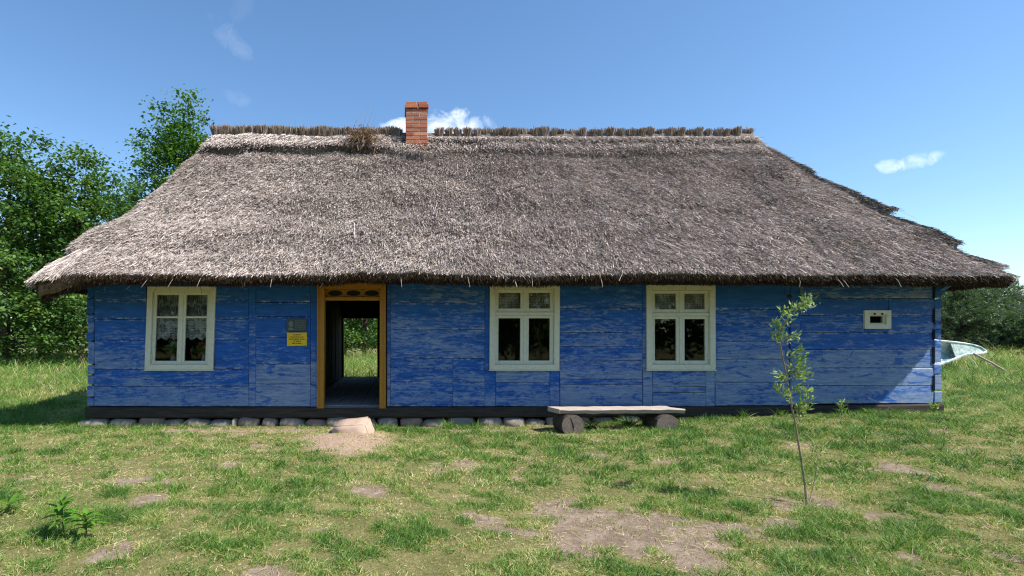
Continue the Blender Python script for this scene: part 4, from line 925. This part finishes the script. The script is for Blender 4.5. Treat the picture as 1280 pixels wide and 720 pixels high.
def pine_tree(label, px, depth, top, R, seed, group):
    g = np.random.default_rng(seed); bx, by_ = place(px, depth); bz = float(gz(np.array([bx]), np.array([by_]))[0]); H = hgt(top, depth)-bz
    root = thing('pine_tree', label, 'tree', (bx, by_, bz), group); tb = MB(); tb.tube([(0, 0, -0.1), (0.1, 0, H*0.4), (0.05, 0, H*0.9)], [0.16, 0.11, 0.03], 7)
    ncl = 230; u = g.random(ncl); a = g.uniform(0, 2*np.pi, ncl); rad = R*(1-0.55*u)*(0.7+0.5*vnoise(np.cos(a)*2+seed, np.sin(a)*2, np.round(u*7), seed))*g.random(ncl)**0.45
    C = np.stack([rad*np.cos(a), rad*np.sin(a), 0.25+(H-0.35)*(np.round(u*8)/8*0.6+u*0.4)+0.10*rad], -1)
    for i in range(0, ncl, 2): tb.tube([(0.05, 0, max(0.2, C[i, 2]-0.35*rad[i])), C[i]*np.array([0.6, 0.6, 1])+np.array([0, 0, -0.1*rad[i]]), C[i]], [0.035, 0.022, 0.006], 4)
    tb.build('trunk', M['bark'], root)
    tuft = 7; nn = 15; ti = np.repeat(np.arange(ncl), tuft); B = C[ti]+g.normal(size=(ncl*tuft, 3))*np.array([0.38, 0.38, 0.13])
    ax = norm(np.stack([np.cos(a[ti])*0.7, np.sin(a[ti])*0.7, 0.5+0*ti], -1)+0.5*g.normal(size=(ncl*tuft, 3))); bi = np.repeat(np.arange(len(B)), nn)
    al = g.random(len(bi)); P = B[bi]+ax[bi]*(al*0.28)[:, None]; d = norm(ax[bi]*0.8+0.75*norm(g.normal(size=(len(bi), 3)))); S = norm(np.cross(d, norm(g.normal(size=(len(bi), 3)))))
    V, F, nv = blades(P, d, S, 0.10+0.10*g.random(len(bi)), 0.028, None, 1, 0.3); r = np.clip(0.5*al+0.5*g.random(len(bi)), 0, 1)
    link('crown', np_mesh('crown', V, F, {'rnd': np.repeat(r, nv)}), M['pine'], root); return root
G3 = 'pines beyond the right end of the cottage'
pine_tree('spreading dark pine directly behind the right corner of the cottage', 1196, 27, 352, 2.4, 5, G3)
pine_tree('pine with layered boughs left of the far grey roof', 1230, 29, 357, 1.9, 9, G3)
pine_tree('lower pine at the right edge of the picture', 1284, 25, 396, 1.3, 12, G3)
# trees behind the camera: what the window panes mirror
G4 = 'trees across the yard mirrored in the window panes'
for i, (x, y, h, r, sd, fk, lab) in enumerate([(6.4, -21, 9.5, 3.8, 51, 1, 'forked yard tree mirrored in the panes of the middle window'), (15.6, -22, 10.0, 4.0, 55, 0, 'tall yard tree mirrored in the panes of the window over the bench'), (-12.2, -23, 9.5, 4.0, 57, 0, 'leafy yard tree mirrored in the panes of the leftmost window'), (27.0, -24, 9.5, 4.2, 59, 0, 'leafy yard tree mirrored in the small vent pane')]):
    broad_tree('yard_tree', lab, (x, y), h, r, 0.7, 170, 60, 0.36, sd, 0.26, 'leaf', G4, fork=fk, csize=0.9)
def far_wood(name, label, runs, seed, back=False):
    g = np.random.default_rng(seed); Vs = []; Rs = []
    for (px0, px1, depth, top, n) in runs:
        px = g.uniform(px0, px1, n); D = depth+g.uniform(-5, 5, n); x = (px-VX)*D/FPX; y = (D-DIST)*(1-2*back); z0 = gz(x, y); ht = (hgt(top, D)-z0)*(0.55+0.75*fbm(x*0.22, 0*x, 0, seed, 3)); c = np.stack([x, y, z0+ht*g.random(n)**0.8], -1)
        d = norm(g.normal(size=(n, 3))); S = norm(np.cross(d, g.normal(size=(n, 3)))); L = depth*0.0095*g.uniform(0.6, 1.3, n)
        Vs.append(np.stack([c-d*L[:, None]*.5, c-S*L[:, None]*.35, c+d*L[:, None]*.5, c+S*L[:, None]*.35], 1).reshape(-1, 3)); Rs.append(np.repeat(0.6*g.random(n), 4))
    V = np.concatenate(Vs); o = link(name, np_mesh(name, V, [np.arange(len(V)).reshape(-1, 4)], {'rnd': np.concatenate(Rs)}), M['leaf']); return tag(o, label, 'wood', None, 'stuff')
far_wood('far_wood', 'far dark belt of trees along the horizon', [(-120, 560, 62, 345, 26000), (1100, 1420, 90, 392, 9000), (520, 1120, 78, 380, 14000)], 61)
far_wood('reflection_hedge', 'added hedge behind the camera that darkens the pane reflections', [(-300, 1500, 48, 330, 16000)], 64, True)  # unseen hedge, added so the panes reflect dark instead of bare ground

# ------------------------------------------------------------------ far roof, propped boat
far = thing('farm_building', 'distant building with a grey roof at the right edge', 'building', ((1300-VX)*75/FPX, 67, 0.4))
b = MB(); b.box(-2.6, 7, -3, 3, -0.5, 3.6); b.build('wall', M['plaster'], far)
b = MB(); b.prism([(-3.4, 3.3), (3.4, 3.3), (3.4, 3.5), (0, 7.4), (-3.4, 3.5)], 'x', -3.2, 7.5)
M['farroof'] = m_plain('grey_roofing', (0.20, 0.18, 0.17), 0.9, 0.1, 0.2, 2.0); b.build('roof', M['farroof'], far)
t_ = MT('flaking_boat_paint', 0.9, 0.1); f1 = t_.noise(t_.pos((1, 1, 1), False, 'obj'), 6, 6, 0.7, 0.5); t_.color(t_.mix(t_.ramp(f1, [(0.42, 0), (0.55, 1)]), (0.24, 0.38, 0.37), (0.64, 0.69, 0.67))); M['boat'] = t_.m
t_ = MT('boat_inside', 0.9, 0.1); f1 = t_.noise(t_.pos((1, 1, 1), False, 'obj'), 7, 6, 0.7, 0.5); t_.color(t_.mix(t_.ramp(f1, [(0.48, 0), (0.6, 1)]), (0.15, 0.23, 0.21), (0.40, 0.48, 0.46))); M['boat_in'] = t_.m
t_ = MT('boat_deck_paint', 0.9, 0.1); f1 = t_.noise(t_.pos((1, 1, 1), False, 'obj'), 9, 6, 0.75, 0.5); t_.color(t_.mix(t_.ramp(f1, [(0.40, 0), (0.58, 1)]), (0.20, 0.30, 0.26), (0.50, 0.57, 0.53))); M['boat_deck'] = t_.m
BDp = 17.0; bxp = (1185-VX)*BDp/FPX; bgz = float(gz(np.array([bxp]), np.array([BDp-DIST]))[0])
boat = thing('boat', 'weathered pale green rowing boat propped on its side behind the right corner', 'boat', (bxp, BDp-DIST, bgz))
def hull(scale, inner):
    """half section shell: stern at left, bow at right (x), opening towards the viewer"""
    n, k = 22, 11; V = []
    for i in range(n+1):
        f = i/n; w = (0.50-0.22*f)*(1-f**7)**0.5+0.008; dp = (0.40-0.12*f)*(1-f**8)**0.5+0.01; sheer = 0.02*f*f; lowf = 1-0.72*min(1, max(0, (f-0.42)/0.34))**1.2
        for j in range(k+1):
            a = math.pi*j/k; V.append(((-1.6+2.8*f)*1.0, dp*scale*math.sin(a)**0.8, sheer+w*scale*math.cos(a)*(lowf if math.cos(a) < 0 else 0.85)))
    F = [(i*(k+1)+j, (i+1)*(k+1)+j, (i+1)*(k+1)+j+1, i*(k+1)+j+1) for i in range(n) for j in range(k)]
    return V, F
def placed(V): return [(x, y*0.9+0.35*z, 0.60+z*0.98-0.25*y-0.02*x) for x, y, z in V]
V, F = hull(1.0, False); me = bpy.data.meshes.new('hull'); me.from_pydata(placed(V), [], F); ho = link('hull', me, M['boat'], boat); sm_ = ho.modifiers.new('thick', 'SOLIDIFY'); sm_.thickness = 0.02
V, F = hull(0.955, True); me = bpy.data.meshes.new('lining'); me.from_pydata(placed(V), [], F); link('lining', me, M['boat_in'], boat)
for j in (0, 11):
    V, _ = hull(1.0, False); b = MB(); P_ = [Vector(p) for p in placed([V[i*12+j] for i in range(23)])]; b.tube(P_, 0.036, 6); b.build('gunwale', M['boat'], boat)
for fi in (4, 7, 10, 12):
    Vr, _ = hull(0.94, True); b = MB(); b.tube([Vector(p) for p in placed([Vr[fi*12+j] for j in range(12)])], 0.022, 5); b.build('rib', M['boat'], boat)
for fi in (8,):
    Vr, _ = hull(0.95, True); pa, pb = [Vector(p) for p in placed([Vr[fi*12], Vr[fi*12+11]])]; b = MB(); b.tube([pa, (pa+pb)/2, pb], 0.05, 4); b.build('thwart', M['boat'], boat)
Vd, _ = hull(0.99, False); dv = placed([Vd[i*12+j] for i in range(14, 23) for j in (0, 11)]); dm = bpy.data.meshes.new('foredeck'); dm.from_pydata(dv, [], [(2*i, 2*i+1, 2*i+3, 2*i+2) for i in range(8)]); d_o = link('foredeck', dm, M['boat_deck'], boat); q_ = d_o.modifiers.new('thick', 'SOLIDIFY'); q_.thickness = 0.02
b = MB(); b.tube([(0.50, -0.28, 0.55), (0.86, -0.44, 0.28), (1.20, -0.58, 0.0)], [0.032, 0.030, 0.028], 6); b.build('prop_pole', M['greywood'], boat)

# ------------------------------------------------------------------ plants
sx, sy = (1008-VX)*4.22/FPX, 4.22-DIST; sz_ = float(gz(np.array([sx]), np.array([sy]))[0])
sap = thing('sapling', 'thin leafy sapling standing alone on the lawn before the wall', 'sapling', (sx, sy, sz_))
def sp_(px, py, dd=0.0): return Vector(((px-VX)*(4.22+dd)/FPX-sx, dd, EYE-(py-HY)*(4.22+dd)/FPX-sz_))
stem = [sp_(1009, 634), sp_(1006, 605, .02), sp_(1001, 572, .03), sp_(995, 535, .04), sp_(989, 505, .05), sp_(983, 470, .05), sp_(978, 446, .04), sp_(974, 424, .03), sp_(979, 408, .02), sp_(990, 393, .0), sp_(1004, 377, -.02)]
b = MB(); b.tube(stem, [0.009, 0.008, 0.0075, 0.007, 0.0065, 0.006, 0.0055, 0.005, 0.0045, 0.0035, 0.002], 6); t_ = MT('sapling_bark', 0.7, 0.2); t_.color((0.24, 0.185, 0.125)); M['sapbark'] = t_.m; b.build('stem', M['sapbark'], sap)
b = MB(); b.tube([sp_(1010, 634), sp_(1015, 615, .05), sp_(1019, 598, .08), sp_(1023, 572, .1)], [0.006, 0.005, 0.004, 0.002], 5); b.build('stem', M['sapbark'], sap)
twigs = [((983, 470), (1000, 448)), ((983, 470), (1008, 458)), ((985, 480), (971, 466)), ((988, 498), (972, 480)), ((992, 505), (975, 487)), ((993, 520), (1012, 500)), ((996, 530), (1014, 484)), ((978, 446), (1001, 438)), ((981, 455), (1004, 470)), ((976, 432), (968, 418)), ((977, 428), (994, 418)), ((976, 415), (972, 405)), ((985, 400), (983, 388)), ((992, 392), (999, 384)), ((995, 388), (1012, 381)), ((1004, 380), (1010, 374)),
         ((986, 488), (1007, 488)), ((997, 512), (1003, 510)), ((1019, 598), (1024, 566)), ((984, 474), (1010, 468))]
LP = []; LD = []
for (p, q) in twigs:
    dd = random.uniform(-0.08, 0.08); A, B = sp_(*p, .04), sp_(*q, dd); b = MB(); b.tube([A, (A+B)/2+Vector((0, 0, 0.012)), B], [0.003, 0.0025, 0.0012], 4); b.build('twig', M['sapbark'], sap)
    for k in range(38):
        f = random.uniform(0.25, 1.08); c = A.lerp(B, f)+Vector((random.gauss(0, 0.016), random.gauss(0, 0.022), random.gauss(0, 0.016))); LP.append(c); LD.append((B-A).normalized()+Vector((random.gauss(0, 0.8), random.gauss(0, 0.8), random.gauss(0.35, 0.6))))
for i in range(7, 10):
    for k in range(16): c = stem[i].lerp(stem[i+1], random.random())+Vector((random.gauss(0, 0.022), random.gauss(0, 0.025), random.gauss(0, 0.02))); LP.append(c); LD.append(Vector((random.gauss(0, 1), random.gauss(0, 1), random.gauss(0.4, 0.7))))
LP = np.array(LP); LD = norm(np.array(LD)); n = len(LP); S = norm(np.cross(LD, randdir(n))); L = RNG.uniform(0.030, 0.058, n); W = L*0.30; up = np.cross(S, LD)
V = np.stack([LP, LP+LD*(L*0.45)[:, None]-S*(W*0.5)[:, None]+up*(W*.15)[:, None], LP+LD*L[:, None], LP+LD*(L*0.45)[:, None]+S*(W*0.5)[:, None]+up*(W*.15)[:, None]], 1).reshape(-1, 3)
link('crown', np_mesh('crown', V, [np.arange(n*4).reshape(n, 4)], {'rnd': np.repeat(RNG.random(n), 4)}), M['willow'], sap)

def leaf_mesh(l, w):
    V = []; F = []; n = 5
    for i in range(n+1):
        f = i/n; hw = w*math.sin(math.pi*min(1, f*0.93+0.05))**0.8*0.5; z = 0.10*l*math.sin(f*1.9)-0.16*l*f*f
        V += [(f*l, -hw, z+hw*0.35), (f*l, 0, z), (f*l, hw, z+hw*0.35)]
    for i in range(n): F += [(3*i, 3*i+3, 3*i+4, 3*i+1), (3*i+1, 3*i+4, 3*i+5, 3*i+2)]
    return np_mesh('leaf', np.array(V), [np.array(F)], {'rnd': np.full(len(V), random.uniform(0.3, 0.9))}, True)
LMS = [leaf_mesh(0.105, 0.03), leaf_mesh(0.085, 0.026), leaf_mesh(0.115, 0.028)]
for m_ in LMS: m_.materials.append(M['seedling'])
def seedling(label, px, py, h, nl, seed, group):
    D = FPX*EYE/(py-HY); x, y = (px-VX)*D/FPX, D-DIST; z = float(gz(np.array([x]), np.array([y]))[0]); rt = thing('seedling', label, 'plant', (x, y, z), group)
    random.seed(seed); lean = (random.uniform(-0.03, 0.03), 0); b = MB(); b.tube([(0, 0, -0.02), (lean[0]*0.5, 0.0, h*0.5), (lean[0], 0, h)], [0.0055, 0.0045, 0.003], 6); b.build('stem', M['stemgreen'], rt)
    for k in range(nl):
        f = 0.35+0.65*(k+0.5)/nl; o = link('leaf', LMS[k % 3], None, rt); a = k*2.4+random.uniform(-0.3, 0.3); o.location = (lean[0]*f, 0, h*f); o.rotation_euler = (random.uniform(-0.2, 0.2), -0.55*(f-0.25)+random.uniform(-0.3, 0.25), a); s_2 = random.uniform(0.75, 1.1)*(0.75+0.5*(1-abs(f-0.7))); o.scale = (s_2,)*3
    return rt
GS = 'leafy seedlings in the near left lawn'
seedling('taller bright green seedling on a bare stem, near left lawn', 80, 676, 0.25, 30, 3, GS)
seedling('shorter bushy seedling just right of the taller one', 108, 678, 0.17, 26, 9, GS)
seedling('small low seedling at the left edge of the lawn', 8, 645, 0.09, 9, 15, GS)
def tuft_plant(name, label, px, Y, h, n, material, spread=0.5, w=0.008, group=None, curve=0.6):
    x = (px-VX)*(DIST+Y)/FPX; z = float(gz(np.array([x]), np.array([Y]))[0]); P = np.stack([RNG.normal(0, 0.035, n), RNG.normal(0, 0.025, n), np.full(n, -0.01)], -1)
    d = norm(np.stack([RNG.normal(0, spread, n), RNG.normal(0, spread*0.6, n), np.ones(n)], -1)); V, F, nv = blades(P, d, norm(np.cross(d, randdir(n))), h*RNG.uniform(0.5, 1.0, n), w, np.stack([d[:, 0], d[:, 1], -0.5+0*d[:, 0]], -1)*curve, 3, 0.1)
    o = link(name, np_mesh(name, V, F, {'rnd': np.repeat(RNG.uniform(0.1, 0.6, n), nv)}), M[material]); o.location = (x, Y, z); return tag(o, label, 'grass tuft', group)
GT = 'grass tufts at the foot of the wall'
for (px, Y, h, n, lab) in [(561, -0.16, 0.20, 26, 'dark grass tuft on the sill between door and middle window'), (595, -0.16, 0.17, 20, 'smaller grass tuft just right of the dark tuft on the sill'), (739, -0.40, 0.24, 30, 'pale grass tuft under the left half of the bench'), (786, -0.30, 0.20, 60, 'dense grass under the right half of the bench'), (932, -0.15, 0.20, 14, 'spreading grass tuft beneath the third window corner'),
                           (976, -0.15, 0.18, 14, 'grass tuft at the wall left of the sapling'), (470, -0.35, 0.13, 24, 'grass tuft beside the right end of the stone step'), (225, -0.2, 0.17, 10, 'grass tuft over the foundation stones below the leftmost window'), (255, -0.2, 0.15, 9, 'thin grass tuft on stones below right side of leftmost window'), (1122, -0.25, 0.14, 30, 'grass tuft by the sunlit end of the wall'), (1085, -0.2, 0.16, 30, 'grass tuft at the wall below the vent window')]:
    tuft_plant('grass_tuft', lab, px, Y-0.05, h*1.25, n*2, 'grass', 0.5, 0.009, GT)
def weed(label, px, Y, h, nl, seed):
    x = (px-VX)*(DIST+Y)/FPX; z = float(gz(np.array([x]), np.array([Y]))[0]); rt = thing('weed', label, 'plant', (x, Y, z), 'weeds along the wall'); g = np.random.default_rng(seed)
    b = MB(); b.tube([(0, 0, -0.02), (0.01, 0, h*0.5), (-0.005, 0, h)], [0.004, 0.003, 0.002], 5); b.build('stem', M['stemgreen'], rt)
    n = nl; LPp = np.stack([g.normal(0, 0.02, n), g.normal(0, 0.02, n), h*(0.15+0.9*g.random(n))], -1); d = norm(np.stack([g.normal(0, 1, n), g.normal(0, 1, n), 0.5+0*LPp[:, 0]], -1)); V, F, nv = blades(LPp, d, norm(np.cross(d, g.normal(size=(n, 3)))), 0.05+0.04*g.random(n), 0.02, None, 2, 0.1)
    link('foliage', np_mesh('foliage', V, F, {'rnd': np.repeat(g.random(n), nv)}), M['willow'], rt)
weed('leafy weed at the wall just right of the sapling', 1052, -0.35, 0.22, 46, 2); weed('low leafy weed under the sapling crown at the wall', 1003, -0.35, 0.16, 40, 5); weed('weed at the right end of the sill', 1169, -0.2, 0.13, 40, 7)
# dry grass growing on the ridge
rg = thing('dry_grass_clump', 'brown dry grass clump growing on the thatch left of the chimney', 'grass tuft', ((453-VX)*10.6/FPX, 2.60, 5.14))
n = 900; P = np.stack([RNG.normal(0, 0.13, n), RNG.normal(-0.04, 0.06, n), RNG.normal(0.02, 0.08, n)], -1); d = norm(np.stack([RNG.normal(0.1, 0.6, n), RNG.normal(-0.4, 0.4, n), RNG.normal(0.5, 0.7, n)], -1)); V, F, nv = blades(P, d, norm(np.cross(d, randdir(n))), RNG.uniform(0.10, 0.27, n), 0.010, np.array([[0, -0.3, -0.9]])*0.7, 2, 0.4)
link('tuft', np_mesh('tuft', V, F, {'rnd': np.repeat(RNG.random(n)*0.8, nv), 'tone': np.repeat(RNG.uniform(0.5, 1.0, n), nv)}), M['tuft'], rg)
for (dx, h) in ((-0.02, 0.62), (0.03, 0.66), (0.12, 0.70), (-0.1, 0.5), (0.18, 0.5)):
    b = MB(); b.tube([(dx*0.5, 0, 0), (dx, -0.02, h*0.5), (dx*1.0+h*0.16*(1 if dx > 0 else -0.3), -0.03, h)], [0.004, 0.003, 0.0015], 4); b.build('stalk', M['sapbark'], rg)
for (px, h) in ((361, 0.24), (368, 0.27), (299, 0.2)):
    x = (px-VX)*10.9/FPX; b = MB(); b.tube([(0, 0, 0), (0.015, 0, h*0.6), (0.02, 0, h)], [0.004, 0.003, 0.002], 4); o = b.build('dry_stalk', M['sapbark']); o.location = (x, RY-0.05, RZ+0.13); tag(o, {361: 'left one of a pair of dry stalks on the ridge', 368: 'right one of a pair of dry stalks on the ridge', 299: 'lone dry stalk near the left end of the ridge'}[px], 'stalk', 'dry stalks on the ridge')

# ------------------------------------------------------------------ grass
def lawn(n, d0, d1, h0, h1, w0, w1, segs, flat=0.17, tall=0.0, xr=None, seed=0, dryness=0.0, clip_house=True):
    u = RNG.random(n); D = np.sqrt(d0*d0+(d1*d1-d0*d0)*u); k = RNG.uniform(-1.02, 1.42, n) if xr is None else RNG.uniform(xr[0], xr[1], n)
    x, y = k*D, D-DIST
    inside = (x > XL-0.05) & (x < XR+0.02) & (y > -0.10) & (y < DEP+0.05)
    so = soil(x, y); clump = fbm(x*6.5, y*6.5, 0, 120, 3); dens = (1-0.95*np.clip(so*1.1, 0, 1)**1.3)*(0.45+0.7*ss(0.3, 0.6, clump))
    keep = (~inside) & (RNG.random(n) < dens); x, y, clump, so = x[keep], y[keep], clump[keep], so[keep]; n = len(x)
    patch = fbm(x*0.9, y*0.9, 0, 130, 4); fine = fbm(x*5, y*5, 0, 140, 2)
    isflat = RNG.random(n) < flat
    h = RNG.uniform(h0, h1, n)*(0.45+1.1*ss(0.35, 0.75, clump))*(0.75+0.5*ss(0.4, 0.65, patch)); h = np.where(isflat, h*1.2, h)
    P = np.stack([x, y, gz(x, y)+np.where(isflat, 0.008, -0.005)], -1)
    sp1 = np.where(isflat, 6.0, 0.55); az = RNG.uniform(0, 2*np.pi, n); d = norm(np.stack([np.cos(az)*sp1*RNG.random(n), np.sin(az)*sp1*RNG.random(n), np.ones(n)], -1))
    S = norm(np.cross(d, norm(np.stack([RNG.normal(0, 0.6, n), RNG.normal(-1, 0.5, n), RNG.normal(0, 0.4, n)], -1))))
    bend = np.stack([np.cos(az), np.sin(az), -0.5+0*az], -1)*np.where(isflat, 0.1, RNG.uniform(0.1, 0.8, n))[:, None]
    V, F, nv = blades(P, d, S, h, RNG.uniform(w0, w1, n)*np.where(isflat, 0.6, 1.0), bend, segs, 0.12)
    r = 0.39-0.10*ss(2, 8, x)+0.36*(fine-0.5)*2+RNG.normal(0, 0.17, n)-0.45*(clump-0.5)+0.6*(0.5-patch)+dryness; r = np.where(isflat, r+0.36, r); r = np.where(RNG.random(n) < 0.08, r+0.36, r); r += 0.25*np.clip(so, 0, 1)
    return V, F, np.repeat(np.clip(r, 0, 1), nv)
def litter(n):
    """dry clippings lying on the bare earth, with a few sprouts"""
    D = np.sqrt(RNG.uniform(2.75**2, 7.9**2, n*4)); x = RNG.uniform(-0.86, 1.28, n*4)*D; y = D-DIST; so = soil(x, y); k = (so > 0.25) & (y < -0.2) & (RNG.random(n*4) < 0.25+0.75*(fbm(x*5, y*5, 0, 201) > 0.52)); x, y = x[k][:n], y[k][:n]; n = len(x)
    az = RNG.uniform(0, 2*np.pi, n); up = RNG.random(n) < 0.16; d = norm(np.stack([np.cos(az), np.sin(az), np.where(up, 1.6, RNG.uniform(0.0, 0.25, n))], -1)); P = np.stack([x, y, gz(x, y)+0.004], -1)
    V, F, nv = blades(P, d, norm(np.cross(d, randdir(n))), np.where(up, RNG.uniform(0.015, 0.04, n), RNG.uniform(0.02, 0.07, n)), RNG.uniform(0.002, 0.0045, n), None, 2, 0.3)
    return V, F, np.repeat(np.where(up, RNG.uniform(0.05, 0.4, n), RNG.uniform(0.62, 1.0, n)), nv)
def grass_obj(name, label, chunks, cat='grass'):
    V = []; F = []; R_ = []; b_ = 0
    for (v, f, r) in chunks:
        V.append(v); F += [q+b_ for q in f]; R_.append(r); b_ += len(v)
    o = link(name, np_mesh(name, np.concatenate(V), [np.concatenate(F)], {'rnd': np.concatenate(R_)}), M['grass']); return tag(o, label, cat, None, 'stuff')
grass_obj('lawn_grass', 'short patchy lawn grass in front of the cottage', [lawn(165000, 2.75, 4.6, 0.025, 0.058, 0.0036, 0.0062, 2), lawn(188000, 4.6, 8.1, 0.03, 0.065, 0.0065, 0.0115, 1), lawn(9000, 2.75, 8.0, 0.05, 0.09, 0.004, 0.007, 2, 0.03, 0, None, 0, -0.18), litter(16000)])
def meadow(n, d0, d1, k0, k1, h0, h1, w, dry):
    return lawn(n, d0, d1, h0, h1, w*0.7, w*1.3, 2, 0.04, 0, (k0, k1), 0, dry)
grass_obj('meadow_grass', 'tall meadow grass around and behind the cottage', [
    meadow(26000, 7.9, 12, -0.90, -0.54, 0.06, 0.13, 0.007, 0.02), meadow(16000, 12, 20, -0.90, -0.50, 0.12, 0.24, 0.012, 0.06), meadow(15000, 20, 40, -0.92, -0.45, 0.20, 0.42, 0.022, 0.06),
    meadow(22000, 7.9, 12, 0.92, 1.30, 0.05, 0.12, 0.007, 0.02), meadow(16000, 12, 20, 0.90, 1.30, 0.10, 0.24, 0.012, 0.08), meadow(14000, 17, 42, 0.88, 1.30, 0.30, 0.62, 0.018, 0.26),
    meadow(8000, 14.05, 22, -0.16, 0.02, 0.25, 0.6, 0.010, 0.14), meadow(5000, 20, 34, -0.16, 0.02, 0.35, 0.7, 0.016, 0.2),
    meadow(9000, 8.0, 20, -1.15, -0.88, 0.08, 0.2, 0.012, 0.05), meadow(12000, 15, 40, 0.02, 0.90, 0.2, 0.45, 0.026, 0.15), meadow(6000, 14.5, 36, -0.52, -0.14, 0.2, 0.45, 0.024, 0.1), meadow(6000, 8.0, 20, 1.28, 1.5, 0.08, 0.2, 0.012, 0.05)])
